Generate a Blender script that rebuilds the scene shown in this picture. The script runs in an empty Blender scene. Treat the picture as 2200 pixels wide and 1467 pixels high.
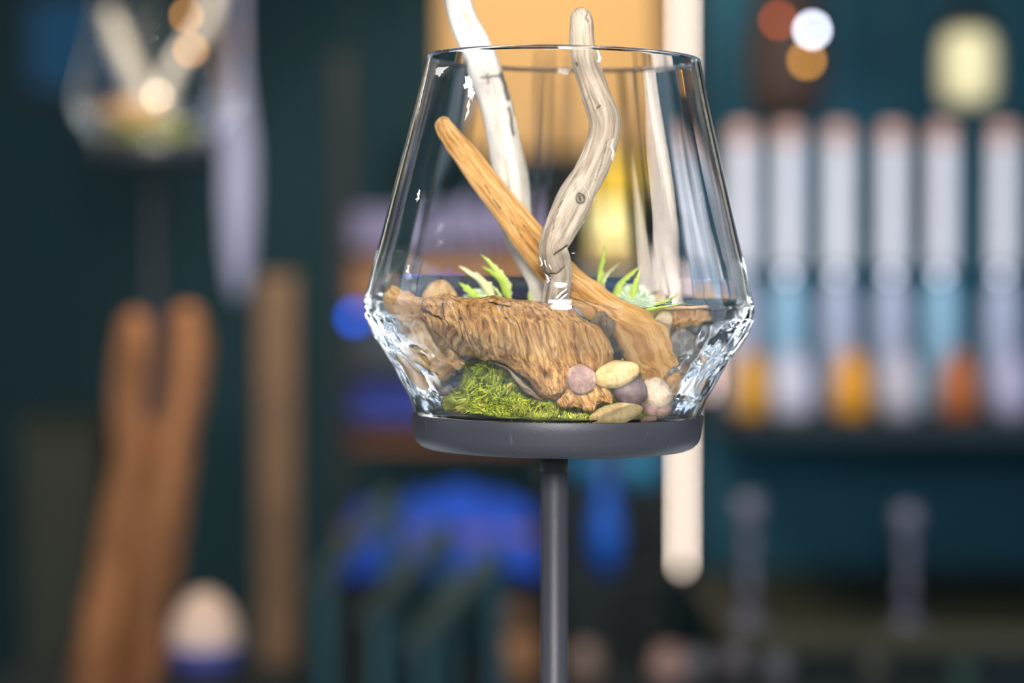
import bpy, math, random
import numpy as np
from mathutils import Vector, Matrix

SC = bpy.context.scene
COL = SC.collection
random.seed(7); RNG = np.random.default_rng(7)

# ---------------------------------------------------------------- camera
CAM_H = 1.25; FPX = 85.0 / 36.0 * 2200.0; Y0 = 1.5
PITCH = math.atan((733.5 - 595.0) / FPX)
cam_d = bpy.data.cameras.new('camera'); cam = bpy.data.objects.new('camera', cam_d); COL.objects.link(cam)
cam_d.lens = 85; cam_d.sensor_width = 36; cam_d.clip_start = .05; cam_d.clip_end = 60
cam.location = (0, 0, CAM_H); cam.rotation_euler = (math.pi / 2 - PITCH, 0, 0)
cam_d.dof.use_dof = True; cam_d.dof.focus_distance = 1.44; cam_d.dof.aperture_fstop = 2.3
SC.camera = cam
SC.view_settings.view_transform = 'Standard'; SC.view_settings.look = 'None'
SC.view_settings.exposure = 0.0; SC.view_settings.gamma = 1.0; SC.view_settings.use_curve_mapping = False
SC.cycles.use_denoising = True
SC.cycles.max_bounces = 64; SC.cycles.transmission_bounces = 64; SC.cycles.glossy_bounces = 64; SC.cycles.diffuse_bounces = 3
SC.cycles.transparent_max_bounces = 12
SC.cycles.caustics_refractive = True; SC.cycles.caustics_reflective = True
SC.cycles.blur_glossy = 0.0; SC.cycles.sample_clamp_indirect = 0.0; SC.cycles.sample_clamp_direct = 0.0

def lin(c):
    if isinstance(c, str):
        c = [int(c[i:i + 2], 16) / 255 for i in (0, 2, 4)]
    return tuple((x / 12.92 if x <= .04045 else ((x + .055) / 1.055) ** 2.4) for x in c) + (1,)

def P(px, py, Y):
    """a point of the photograph put at the real depth Y (metres in front of the camera)"""
    u = (px - 1100) / FPX; v = (733.5 - py) / FPX
    c, s = math.cos(PITCH), math.sin(PITCH)
    dy = c + v * s; dz = -s + v * c
    k = Y / dy
    return Vector((u * k, Y, CAM_H + dz * k))
def PA(px, py, Y):
    px = np.asarray(px, float); py = np.asarray(py, float); Y = np.asarray(Y, float)
    u = (px - 1100) / FPX; v = (733.5 - py) / FPX
    c, s = math.cos(PITCH), math.sin(PITCH)
    dy = c + v * s; dz = -s + v * c; k = Y / dy
    return np.stack([u * k, Y + 0 * px, CAM_H + dz * k], -1)
PX = Y0 / FPX          # metres per pixel at the bowl

# ---------------------------------------------------------------- world and lights
w = bpy.data.worlds.new('world'); SC.world = w; w.use_nodes = True
w.node_tree.nodes['Background'].inputs[0].default_value = (.20, .50, .62, 1)
w.node_tree.nodes['Background'].inputs[1].default_value = .04

def light(name, kind, loc, target, power, color=(1, 1, 1), size=.1, size_y=None, spot=None, blend=.6):
    d = bpy.data.lights.new(name, kind); o = bpy.data.objects.new(name, d); COL.objects.link(o)
    o.location = loc; d.energy = power; d.color = color
    o.rotation_euler = (Vector(target) - Vector(loc)).to_track_quat('-Z', 'Y').to_euler()
    if kind == 'AREA':
        d.size = size
        if size_y: d.shape = 'RECTANGLE'; d.size_y = size_y
    else:
        d.shadow_soft_size = size
    if kind == 'SPOT':
        d.spot_size = math.radians(spot); d.spot_blend = blend
    return o
# the flash above the camera
light('flash_softbox', 'AREA', (.04, -.10, CAM_H + .30), (.03, Y0, CAM_H - .05), 40, (1, .965, .91), .33)
bpy.data.lights['flash_softbox'].shape = 'DISK'
light('added_top_softlight', 'AREA', (.15, .45, 2.85), (.03, Y0 + .05, CAM_H), 22, (1, .97, .92), 1.2, .6)  # added unseen soft light, top-lighting the bowl
light('reflector_spot', 'SPOT', (-.9, 2.4, 2.8), (-.55, 2.35, .66), 300, (.80, .90, 1), .06, spot=26)  # this spot and the next are added to light the reflecting tables
light('reflector_spot', 'SPOT', (.95, 2.4, 2.8), (.62, 2.35, .66), 300, (.80, .90, 1), .06, spot=26)
light('added_far_bowl_light', 'AREA', (-.5, 3.35, 2.35), (-.56, 3.72, 1.5), 19, (1, .88, .72), .5, .4)  # added unseen area light brightening the far bowl's contents
# added unseen spots that brighten the things in the background
light('added_shelf_spot', 'SPOT', (1.0, 2.9, 2.5), P(1880, 440, 4.0), 88, (.84, .88, 1), .05, spot=42)
light('added_panel_spot', 'SPOT', (.1, 3.6, 2.6), P(1160, 130, 5.2), 150, (1, .93, .82), .08, spot=42)
light('added_table_spot', 'SPOT', (-.2, 3.4, 2.6), P(960, 900, 4.6), 32, (.95, .95, 1), .08, spot=36)
light('left_spot', 'SPOT', (-.75, 2.4, 2.5), P(330, 500, 3.6), 26, (1, .86, .74), .06, spot=40)

# ---------------------------------------------------------------- helpers
def mesh_obj(name, V, F, mat=None, parent=None, smooth=True, attrs=None, loc=None):
    me = bpy.data.meshes.new(name)
    V = np.asarray(V, float)
    if loc is not None: V = V - np.asarray(loc)
    me.from_pydata(V.tolist(), [], F if isinstance(F, list) else F.tolist())
    if smooth: me.polygons.foreach_set('use_smooth', [True] * len(me.polygons))
    for k, a in (attrs or {}).items():
        a = np.asarray(a, float)
        if a.ndim == 1:
            at = me.attributes.new(k, 'FLOAT', 'POINT'); at.data.foreach_set('value', a)
        else:
            at = me.attributes.new(k, 'FLOAT_VECTOR', 'POINT'); at.data.foreach_set('vector', a.ravel())
    me.update()
    o = bpy.data.objects.new(name, me); COL.objects.link(o)
    if loc is not None: o.location = loc
    if mat: me.materials.append(mat)
    if parent: o.parent = parent
    return o
def tag(o, label=None, cat=None, group=None, kind=None):
    if label: o['label'] = label
    if cat: o['category'] = cat
    if group: o['group'] = group
    if kind: o['kind'] = kind
    return o
def empty(name, loc, label=None, cat=None, group=None):
    o = bpy.data.objects.new(name, None); COL.objects.link(o); o.location = loc; o.empty_display_size = .02
    return tag(o, label, cat, group)
def copy_tree(o, parent=None):
    c = o.copy(); COL.objects.link(c)
    if parent: c.parent = parent
    for ch in list(o.children): copy_tree(ch, c)
    return c

def hash3(ix, iy, iz, seed):
    n = (ix * 374761393 + iy * 668265263 + iz * 2147483647 + seed * 974634777) & 0xffffffff
    n = ((n ^ (n >> 13)) * 1274126177) & 0xffffffff
    return ((n ^ (n >> 16)) & 0xffff) / 65535.0
def vnoise(p, seed=0):
    p = np.asarray(p, float); i = np.floor(p).astype(np.int64); f = p - i; f = f * f * (3 - 2 * f)
    r = 0
    for dx in (0, 1):
        for dy in (0, 1):
            for dz in (0, 1):
                wgt = (f[..., 0] if dx else 1 - f[..., 0]) * (f[..., 1] if dy else 1 - f[..., 1]) * (f[..., 2] if dz else 1 - f[..., 2])
                r = r + wgt * hash3(i[..., 0] + dx, i[..., 1] + dy, i[..., 2] + dz, seed)
    return r * 2 - 1
def fbm(p, oct=4, seed=0, gain=.5):
    a = 1; s = 0; t = 0; p = np.asarray(p, float)
    for k in range(oct):
        s = s + a * vnoise(p * 2 ** k + 17.3 * k, seed + k); t += a; a *= gain
    return s / t
def ridge(p, oct=3, seed=0):
    return 1 - 2 * np.abs(fbm(p, oct, seed))

def grid_faces(n, m, wrap=True):
    F = []
    for i in range(n - 1):
        for j in range(m if wrap else m - 1):
            a = i * m + j; b = i * m + (j + 1) % m
            F.append((a, b, b + m, a + m))
    return F
def catmull(pts, n):
    pts = np.asarray(pts, float); k = len(pts)
    ext = np.vstack([2 * pts[0] - pts[1], pts, 2 * pts[-1] - pts[-2]])
    seg = np.linalg.norm(np.diff(pts[:, :2], axis=0), axis=1); cum = np.r_[0, np.cumsum(seg)]
    t = np.linspace(0, cum[-1], n); out = []
    for x in t:
        i = min(max(int(np.searchsorted(cum, x, 'right')) - 1, 0), k - 2)
        u = (x - cum[i]) / max(seg[i], 1e-9)
        p0, p1, p2, p3 = ext[i], ext[i + 1], ext[i + 2], ext[i + 3]
        out.append(.5 * (2 * p1 + (p2 - p0) * u + (2 * p0 - 5 * p1 + 4 * p2 - p3) * u * u + (-p0 + 3 * p1 - 3 * p2 + p3) * u ** 3))
    return np.array(out)
def poly_dist(x, y, poly):
    d = np.full(x.shape, 1e9)
    for (x0, y0), (x1, y1) in zip(poly[:-1], poly[1:]):
        vx, vy = x1 - x0, y1 - y0; L = vx * vx + vy * vy + 1e-9
        t = np.clip(((x - x0) * vx + (y - y0) * vy) / L, 0, 1)
        d = np.minimum(d, np.hypot(x - x0 - t * vx, y - y0 - t * vy))
    return d
def carve(px, py, grooves):
    """grooves: (polyline, half width px, depth px); returns depth in px and a 0..1 mask"""
    dep = np.zeros(px.shape); m = np.zeros(px.shape)
    jx = px + 3.0 * fbm(np.stack([px, py, 0 * px], -1) / 14, 3, 91); jy = py + 3.0 * fbm(np.stack([px, py, 0 * px], -1) / 14, 3, 97)
    for gr in grooves:
        poly, hw, dp = gr[:3]; st = gr[3] if len(gr) > 3 else 1.0
        d = poly_dist(jx, jy, poly); g = np.exp(-(d / hw) ** 2)
        dep = np.maximum(dep, g * dp); m = np.maximum(m, st * np.exp(-(d / (hw * .8)) ** (2 if hw < 20 else 6)))
    return dep, m

# ---------------------------------------------------------------- materials
def new_mat(name):
    m = bpy.data.materials.new(name); m.use_nodes = True
    nt = m.node_tree; b = nt.nodes['Principled BSDF']; return m, nt, b
def N(nt, t, **kw):
    n = nt.nodes.new(t)
    for k, v in kw.items():
        if k in n.inputs: n.inputs[k].default_value = v
        else: setattr(n, k, v)
    return n
def ramp(nt, stops):
    r = nt.nodes.new('ShaderNodeValToRGB'); e = r.color_ramp.elements
    while len(e) < len(stops): e.new(.5)
    for el, (p, c) in zip(e, stops): el.position = p; el.color = lin(c) if not (isinstance(c, tuple) and len(c) == 4) else c
    return r
def plain(name, c, rough=.6, metal=0, var=.12, scale=30, bump=.0, emis=None, spec=.5, coat=0):
    m, nt, b = new_mat(name)
    b.inputs['Roughness'].default_value = rough; b.inputs['Metallic'].default_value = metal
    b.inputs['Specular IOR Level'].default_value = spec
    if coat: b.inputs['Coat Weight'].default_value = coat
    tc = N(nt, 'ShaderNodeTexCoord'); no = N(nt, 'ShaderNodeTexNoise', Scale=scale, Detail=5.0)
    nt.links.new(tc.outputs['Object'], no.inputs['Vector'])
    L = lin(c); d = tuple(x * (1 - var) for x in L[:3]) + (1,); h = tuple(min(1, x * (1 + var)) for x in L[:3]) + (1,)
    r = ramp(nt, [(.3, d), (.7, h)]); nt.links.new(no.outputs['Fac'], r.inputs[0]); nt.links.new(r.outputs[0], b.inputs['Base Color'])
    if bump:
        bp = N(nt, 'ShaderNodeBump', Strength=bump, Distance=.001); nt.links.new(no.outputs['Fac'], bp.inputs['Height']); nt.links.new(bp.outputs[0], b.inputs['Normal'])
    if emis:
        b.inputs['Emission Color'].default_value = lin(emis[0]); b.inputs['Emission Strength'].default_value = emis[1]
    return m
def wood_mat(name, stops, scale=90, stretch=.07, blotch=None, bump=.5, rough=.72, crack='1c110a', fleck=None):
    """stops for the grain; the grain vector attribute holds metres, third axis along the fibre"""
    m, nt, b = new_mat(name); L = nt.links
    at = N(nt, 'ShaderNodeAttribute', attribute_name='grain'); mp = N(nt, 'ShaderNodeMapping')
    L.new(at.outputs['Vector'], mp.inputs['Vector']); mp.inputs['Scale'].default_value = (scale, scale, scale * stretch)
    wob = N(nt, 'ShaderNodeTexNoise', Scale=1.2, Detail=3.0); L.new(mp.outputs[0], wob.inputs['Vector'])
    mixv = N(nt, 'ShaderNodeMixRGB', blend_type='ADD'); mixv.inputs[0].default_value = .9
    L.new(mp.outputs[0], mixv.inputs[1]); L.new(wob.outputs['Color'], mixv.inputs[2])
    n1 = N(nt, 'ShaderNodeTexNoise', Scale=2.2, Detail=9.0, Roughness=.62); L.new(mixv.outputs[0], n1.inputs['Vector'])
    r1 = ramp(nt, stops); L.new(n1.outputs['Fac'], r1.inputs[0])
    # fine dark fibre lines
    n2 = N(nt, 'ShaderNodeTexNoise', Scale=9.0, Detail=4.0, Roughness=.7); L.new(mp.outputs[0], n2.inputs['Vector'])
    r2 = ramp(nt, [(.33, (.55, .50, .46, 1)), (.5, (1, 1, 1, 1))]); L.new(n2.outputs['Fac'], r2.inputs[0])
    mul = N(nt, 'ShaderNodeMixRGB', blend_type='MULTIPLY'); mul.inputs[0].default_value = .75
    L.new(r1.outputs[0], mul.inputs[1]); L.new(r2.outputs[0], mul.inputs[2]); last = mul.outputs[0]
    if blotch:
        n3 = N(nt, 'ShaderNodeTexNoise', Scale=55.0, Detail=5.0, Roughness=.65); L.new(at.outputs['Vector'], n3.inputs['Vector'])
        r3 = ramp(nt, [(blotch[1], (0, 0, 0, 1)), (blotch[1] + .13, (1, 1, 1, 1))]); L.new(n3.outputs['Fac'], r3.inputs[0])
        mx = N(nt, 'ShaderNodeMixRGB'); mx.inputs[2].default_value = lin(blotch[0])
        mm = N(nt, 'ShaderNodeMath', operation='MULTIPLY'); mm.inputs[1].default_value = blotch[2]
        L.new(r3.outputs[0], mm.inputs[0]); L.new(mm.outputs[0], mx.inputs[0]); L.new(last, mx.inputs[1]); last = mx.outputs[0]
    if fleck:
        n4 = N(nt, 'ShaderNodeTexNoise', Scale=240.0, Detail=3.0, Roughness=.6); L.new(at.outputs['Vector'], n4.inputs['Vector'])
        r4 = ramp(nt, [(fleck[1], (0, 0, 0, 1)), (fleck[1] + .08, (1, 1, 1, 1))]); L.new(n4.outputs['Fac'], r4.inputs[0])
        mx = N(nt, 'ShaderNodeMixRGB'); mx.inputs[2].default_value = lin(fleck[0]); L.new(r4.outputs[0], mx.inputs[0]); L.new(last, mx.inputs[1]); last = mx.outputs[0]
    ac = N(nt, 'ShaderNodeAttribute', attribute_name='crack'); mc = N(nt, 'ShaderNodeMixRGB'); mc.inputs[2].default_value = lin(crack)
    L.new(ac.outputs['Fac'], mc.inputs[0]); L.new(last, mc.inputs[1]); L.new(mc.outputs[0], b.inputs['Base Color'])
    b.inputs['Roughness'].default_value = rough; b.inputs['Specular IOR Level'].default_value = .35
    ad = N(nt, 'ShaderNodeMath', operation='ADD'); L.new(n1.outputs['Fac'], ad.inputs[0]); L.new(n2.outputs['Fac'], ad.inputs[1])
    bp = N(nt, 'ShaderNodeBump', Strength=bump, Distance=.0012); L.new(ad.outputs[0], bp.inputs['Height']); L.new(bp.outputs[0], b.inputs['Normal'])
    return m
M_LOG = wood_mat('driftwood_brown', [(.30, '5a3a22'), (.41, '98683a'), (.50, 'c29052'), (.60, 'd8ac6e'), (.75, 'eed6ae')], 190, .16, blotch=('8c5c3c', .54, .62), fleck=('d0bba6', .64), bump=.6)
M_STICK = wood_mat('driftwood_tan', [(.30, '8a5c2c'), (.42, 'b98343'), (.52, 'd6a562'), (.64, 'e0b982'), (.78, 'f0daac')], 170, .05, blotch=('c07f34', .56, .5), bump=.55)
M_GREY = wood_mat('driftwood_grey', [(.28, '6e5c4c'), (.40, 'a08c78'), (.52, 'c4b39e'), (.64, 'd6c9b8'), (.78, 'e8e0d4')], 110, .05, blotch=('9a846e', .58, .5), bump=.6)
M_WHITE = wood_mat('driftwood_white', [(.24, '6a5648'), (.36, 'b5a896'), (.48, 'ddd4c6'), (.62, 'ece6dc'), (.8, 'f6f2ec')], 80, .035, blotch=('8d7a6a', .66, .7), bump=.5)
M_BARK = wood_mat('driftwood_pale_brown', [(.30, '946a42'), (.42, 'bd8f5c'), (.54, 'd8b07c'), (.66, 'e6c89c'), (.8, 'f0dcba')], 90, .2, blotch=('a87a50', .56, .5), bump=.9)
M_DARKW = wood_mat('driftwood_greyish_brown', [(.30, '40342a'), (.42, '6e5a47'), (.54, '93806b'), (.66, 'a99a86'), (.8, 'c0b4a2')], 120, .12, bump=.9)
M_FAR = wood_mat('trunk_brown', [(.30, '553521'), (.45, '8a5a36'), (.55, 'a86f45'), (.7, 'bf8a5c')], 14, .08, bump=.5)

def glass_mat(name, color=(1, 1, 1, 1), ior=1.5, rough=0.0):
    m = bpy.data.materials.new(name); m.use_nodes = True; nt = m.node_tree; nt.nodes.clear()
    g = nt.nodes.new('ShaderNodeBsdfGlass'); o = nt.nodes.new('ShaderNodeOutputMaterial')
    g.inputs['Color'].default_value = color; g.inputs['IOR'].default_value = ior; g.inputs['Roughness'].default_value = rough
    nt.links.new(g.outputs[0], o.inputs[0]); return m
M_GLASS = glass_mat('clear_glass', (.994, .998, 1, 1), 1.5)

def pebble_mat(name, a, b_, c, scale=140):
    m, nt, b = new_mat(name); L = nt.links
    tc = N(nt, 'ShaderNodeTexCoord'); n1 = N(nt, 'ShaderNodeTexNoise', Scale=scale, Detail=6.0, Roughness=.65); n2 = N(nt, 'ShaderNodeTexNoise', Scale=scale * 7, Detail=3.0)
    L.new(tc.outputs['Object'], n1.inputs['Vector']); L.new(tc.outputs['Object'], n2.inputs['Vector'])
    r = ramp(nt, [(.32, a), (.5, b_), (.68, c)]); L.new(n1.outputs['Fac'], r.inputs[0])
    r2 = ramp(nt, [(.38, (.55, .52, .50, 1)), (.52, (1, 1, 1, 1))]); L.new(n2.outputs['Fac'], r2.inputs[0])
    mu = N(nt, 'ShaderNodeMixRGB', blend_type='MULTIPLY'); mu.inputs[0].default_value = .6; L.new(r.outputs[0], mu.inputs[1]); L.new(r2.outputs[0], mu.inputs[2])
    L.new(mu.outputs[0], b.inputs['Base Color']); b.inputs['Roughness'].default_value = .5; b.inputs['Specular IOR Level'].default_value = .4
    bp = N(nt, 'ShaderNodeBump', Strength=.25, Distance=.0006); L.new(n2.outputs['Fac'], bp.inputs['Height']); L.new(bp.outputs[0], b.inputs['Normal'])
    return m

# ---------------------------------------------------------------- the room
M_WALL = plain('wall_teal', '04475a', .8, var=.10, scale=2)
M_WALLS = plain('wall_dark', '0a3a40', .8, var=.10, scale=2)
M_FLOOR = plain('floor_pale', 'c8d4dc', .45, var=.2, scale=6)
M_CEIL = plain('ceiling_dark', '16282c', .85, var=.1, scale=3)
def box(c, s, V=None, F=None):
    V = [] if V is None else V; F = [] if F is None else F; b = len(V)
    x, y, z = c; a, d, h = s[0] / 2, s[1] / 2, s[2] / 2
    V += [(x + i * a, y + j * d, z + k * h) for k in (-1, 1) for j in (-1, 1) for i in (-1, 1)]
    F += [tuple(b + q for q in f) for f in ((0, 2, 3, 1), (4, 5, 7, 6), (0, 1, 5, 4), (2, 6, 7, 3), (0, 4, 6, 2), (1, 3, 7, 5))]
    return V, F
def box_obj(name, c, s, mat, parent=None, bevel=0, rel=True, rot=None):
    V, F = box((0, 0, 0), s)
    o = mesh_obj(name, V, F, mat, parent, smooth=False)
    o.location = Vector(c) - (parent.matrix_basis.translation if (parent and rel) else Vector((0, 0, 0)))
    if rot: o.rotation_euler = rot
    if bevel:
        md = o.modifiers.new('bevel', 'BEVEL'); md.width = bevel; md.segments = 2
    return o
XL, XR, YB, YF, ZC = -3.4, 3.4, 6.4, -2.2, 3.0
tag(box_obj('floor', (0, (YB + YF) / 2, -.05), (XR - XL + .4, YB - YF + .4, .1), M_FLOOR), kind='structure')
tag(box_obj('ceiling', (0, (YB + YF) / 2, ZC + .05), (XR - XL + .4, YB - YF + .4, .1), M_CEIL), kind='structure')
tag(box_obj('wall_back', (0, YB + .05, ZC / 2), (XR - XL + .4, .1, ZC), plain('wall_deep_teal', '03333b', .8, var=.1, scale=2)), kind='structure')
M_ADDED_DAY = plain('added_daylight_pane', '000000', .4, emis=('d6e8ff', 1.3))  # bright panes added out of view to light the bowl and its glass
M_ADDED_FRAME = plain('added_window_frame_dark', '20272a', .5)
V, F = [], []
box((0, YF - .05, .15), (XR - XL + .4, .1, .3), V, F); box((0, YF - .05, ZC - .2), (XR - XL + .4, .1, .4), V, F)
for sg in (-1, 1): box((sg * 3.2, YF - .05, 1.45), (.8, .1, 2.3), V, F)
tag(mesh_obj('wall_front', V, F, M_WALLS, smooth=False), kind='structure')
wf = empty('added_window_3', (0, YF, .3)); tag(wf, kind='structure')
box_obj('pane', (0, YF - .07, 1.45), (5.6, .01, 2.3), M_ADDED_DAY, wf)
for k in range(5): box_obj('added_mullion', (-2.77 + 1.385 * k, YF - .03, 1.45), (.06, .05, 2.3), M_ADDED_FRAME, wf)
for z in (.33, 2.57): box_obj('added_window_rail', (0, YF - .03, z), (5.6, .05, .06), M_ADDED_FRAME, wf)
for side, x in (('left', XL), ('right', XR)):      # side walls with added glowing windows
    sg = -1 if side == 'left' else 1
    V, F = [], []
    y0, y1, z0, z1 = -.3, 2.9, .15, 2.5
    box((x + sg * .05, (YF + y0) / 2, ZC / 2), (.1, y0 - YF, ZC), V, F)
    box((x + sg * .05, (YB + y1) / 2, ZC / 2), (.1, YB - y1, ZC), V, F)
    box((x + sg * .05, (y0 + y1) / 2, z0 / 2), (.1, y1 - y0, z0), V, F)
    box((x + sg * .05, (y0 + y1) / 2, (ZC + z1) / 2), (.1, y1 - y0, ZC - z1), V, F)
    tag(mesh_obj('wall_' + side, V, F, M_WALLS, smooth=False), kind='structure')
    wn = empty('added_window_1' if side == 'left' else 'added_window_2', (x, (y0 + y1) / 2, z0)); tag(wn, kind='structure')
    box_obj('pane', (x + sg * .06, (y0 + y1) / 2, (z0 + z1) / 2), (.01, y1 - y0, z1 - z0), M_ADDED_DAY, wn)
    for k in range(4):
        box_obj('added_mullion', (x + sg * .02, y0 + .03 + (y1 - y0 - .06) * k / 3, (z0 + z1) / 2), (.05, .06, z1 - z0), M_ADDED_FRAME, wn)
    for z in (z0 + .03, z1 - .03): box_obj('added_window_rail', (x + sg * .02, (y0 + y1) / 2, z), (.05, y1 - y0, .06), M_ADDED_FRAME, wn)

# ---------------------------------------------------------------- stand and glass bowl
def lathe(prof, n=96, jitter=None):
    prof = np.asarray(prof, float); m = len(prof); V = []
    a = np.linspace(0, 2 * math.pi, n, endpoint=False)
    R = np.repeat(prof[:, :1], n, 1); Z = np.repeat(prof[:, 1:2], n, 1); A = np.repeat(a[None], m, 0)
    if jitter is not None: R = R + jitter(R, A, Z)
    V = np.stack([R * np.cos(A), R * np.sin(A), Z], -1).reshape(-1, 3)
    return V, grid_faces(m, n)
def lathe_obj(name, prof, mat, loc, parent=None, n=64, jitter=None, cap=True):
    V, F = lathe(prof, n, jitter); F = list(F)
    if cap:
        m = len(prof); F.append(tuple(range(n))[::-1]); F.append(tuple((m - 1) * n + j for j in range(n)))
    o = mesh_obj(name, V, F, mat, parent); o.location = loc
    return o
M_TRAY, nt_, b_ = new_mat('powder_coated_metal')
b_.inputs['Base Color'].default_value = lin('4c4b55'); b_.inputs['Roughness'].default_value = .48; b_.inputs['Metallic'].default_value = .25
tc_ = N(nt_, 'ShaderNodeTexCoord'); no_ = N(nt_, 'ShaderNodeTexNoise', Scale=900.0, Detail=3.0); nt_.links.new(tc_.outputs['Object'], no_.inputs['Vector'])
mp_ = N(nt_, 'ShaderNodeMapping'); mp_.inputs['Scale'].default_value = (420, 420, 60); nt_.links.new(tc_.outputs['Object'], mp_.inputs['Vector'])
n2_ = N(nt_, 'ShaderNodeTexNoise', Scale=1.0, Detail=2.0); nt_.links.new(mp_.outputs[0], n2_.inputs['Vector'])
r2_ = ramp(nt_, [(.68, (0.044, .043, .054, 1)), (.80, (.10, .10, .115, 1))]); nt_.links.new(n2_.outputs['Fac'], r2_.inputs[0]); nt_.links.new(r2_.outputs[0], b_.inputs['Base Color'])
bp_ = N(nt_, 'ShaderNodeBump', Strength=.35, Distance=.0004); nt_.links.new(no_.outputs['Fac'], bp_.inputs['Height']); nt_.links.new(bp_.outputs[0], b_.inputs['Normal'])
M_BLACK = plain('black_collar', '07090a', .6)

zt = P(1196, 890, Y0).z                     # height of the tray's rim
TRAYC = Vector((P(1196, 890, Y0).x, Y0, zt))
POLEX = P(1191, 890, Y0).x
def arc(cx, cz, r, a0, a1, n=7):
    return [(cx + r * math.cos(math.radians(a0 + (a1 - a0) * i / (n - 1))), cz + r * math.sin(math.radians(a0 + (a1 - a0) * i / (n - 1)))) for i in range(n)]
def make_stand(loc, label, z_floor):
    root = empty('display_stand', (loc[0], loc[1], z_floor), label, 'stand', 'round tray stands on thin poles')
    h = loc[2] - z_floor
    k = PX
    prof = [(0.0005, -77 * k), (240 * k, -77 * k), (262 * k, -76 * k), (280 * k, -73 * k), (293 * k, -67 * k), (302 * k, -58 * k), (307 * k, -46 * k), (311 * k, -20 * k), (313.5 * k, -1 * k),
            (313 * k, 0), (309 * k, 0), (308 * k, -1 * k), (305 * k, -30 * k), (300 * k, -46 * k), (285 * k, -60 * k), (250 * k, -66 * k), (.0005, -66 * k)]
    pr = []
    for (a, b) in prof: pr.append((a, b))
    t = lathe_obj('tray', pr, M_TRAY, (0, 0, h), root, 128); t.rotation_euler = (0, math.radians(.55), 0)
    dx = POLEX - TRAYC.x
    lathe_obj('collar', [(28 * k, -124 * k), (31 * k, -122 * k), (31 * k, -78 * k)], M_BLACK, (dx, 0, h), root, 48)
    lathe_obj('pole', [(30 * k, .008), (30 * k, h - 124.5 * k), (29 * k, h - 123.5 * k), (27 * k, h - 123.5 * k)], M_TRAY, (dx, 0, 0), root, 48)
    lathe_obj('base_plate', [(.149, 0), (.15, .001), (.15, .007), (.148, .0085), (30 * k, .0085)], M_TRAY, (dx, 0, 0), root, 64)
    return root
stand = make_stand(TRAYC, 'slender dark grey round tray stand holding the sharp glass bowl in front', 0)

OUT = [(905, 298), (893, 303), (868, 313), (850, 321), (825, 335), (780, 360), (745, 386), (720, 401), (695, 412), (670, 418), (648, 417), (620, 410), (570, 399), (529, 388), (465, 372), (420, 361), (300, 331), (217, 311), (150, 296.5), (130, 292)]
def thick(y):
    return float(np.interp(y, [125, 400, 600, 650, 680, 710, 750, 800, 850, 893, 905], [9, 10, 11, 13, 18, 27, 38, 46, 52, 56, 58]))
BY = 905
oc = catmull([(y, r) for y, r in OUT], 120)
outer = [(r * PX, (BY - y) * PX) for y, r in oc]
inner = [((r - thick(y)) * PX, (BY - y) * PX) for y, r in oc if y < 880]
zi = 16 * PX
inner = [(0.0004, zi), (.5 * inner[0][0], zi), (.85 * inner[0][0], zi + .0003), (.95 * inner[0][0], zi + .0015)] + inner
rt = outer[-1][1]; ro = outer[-1][0]; ri = inner[-1][0]; rm = (ro + ri) / 2; rr = (ro - ri) / 2
lip = [(rm + rr * math.cos(a) * 1.12, rt + rr * 1.15 * math.sin(a)) for a in np.linspace(.15, math.pi - .15, 9)]
gprof = [(.0004, 0.0008), (.7 * outer[0][0], .0008), (.9 * outer[0][0], 0), (.975 * outer[0][0], 0.0004)] + outer + lip + inner[::-1]
NP_OUT = 4 + len(outer)
def glass_jit(R, A, Z):
    y = BY - Z / PX
    k = np.zeros(R.shape)
    low = np.clip((y - 660) / 50, 0, 1)
    p = np.stack([np.cos(A) * 4.5, np.sin(A) * 4.5, Z * 40], -1)
    q = np.stack([np.cos(A) * 12, np.sin(A) * 12, Z * 90], -1)
    ins = (np.arange(R.shape[0]) > NP_OUT + 9)[:, None] * (np.arange(R.shape[0]) < R.shape[0] - 4)[:, None]
    ins = ins * np.ones_like(R)
    k = k + ins * (low * (.00042 * fbm(p, 2, 5) + .0005 * fbm(q, 3, 8) + .00013 * fbm(q * 3.5, 2, 18)) + (1 - low) * .00012 * fbm(np.stack([np.cos(A) * 9, np.sin(A) * 9, Z * 6], -1), 2, 3))
    return k * np.clip(R / .03, 0, 1)
BOWLC = Vector((P(1196, 905, Y0).x, Y0, P(1196, 905, Y0).z))
M_SMUDGE_GLINT = plain('residue_and_glint', 'd8d2cc', .8)
bowl = empty('glass_bowl', BOWLC, 'large clear angular glass bowl in focus, holding driftwood, moss and pebbles', 'glass bowl')
bg = lathe_obj('bowl_body', gprof, M_GLASS, (0, 0, 0), bowl, 256, glass_jit, cap=False)
bowl.rotation_euler = (0, math.radians(1.0), 0)
def inner_r(py):
    return float(np.interp(py, [p[0] for p in oc[::-1]], [p[1] for p in oc[::-1]])) - thick(py)
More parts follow.
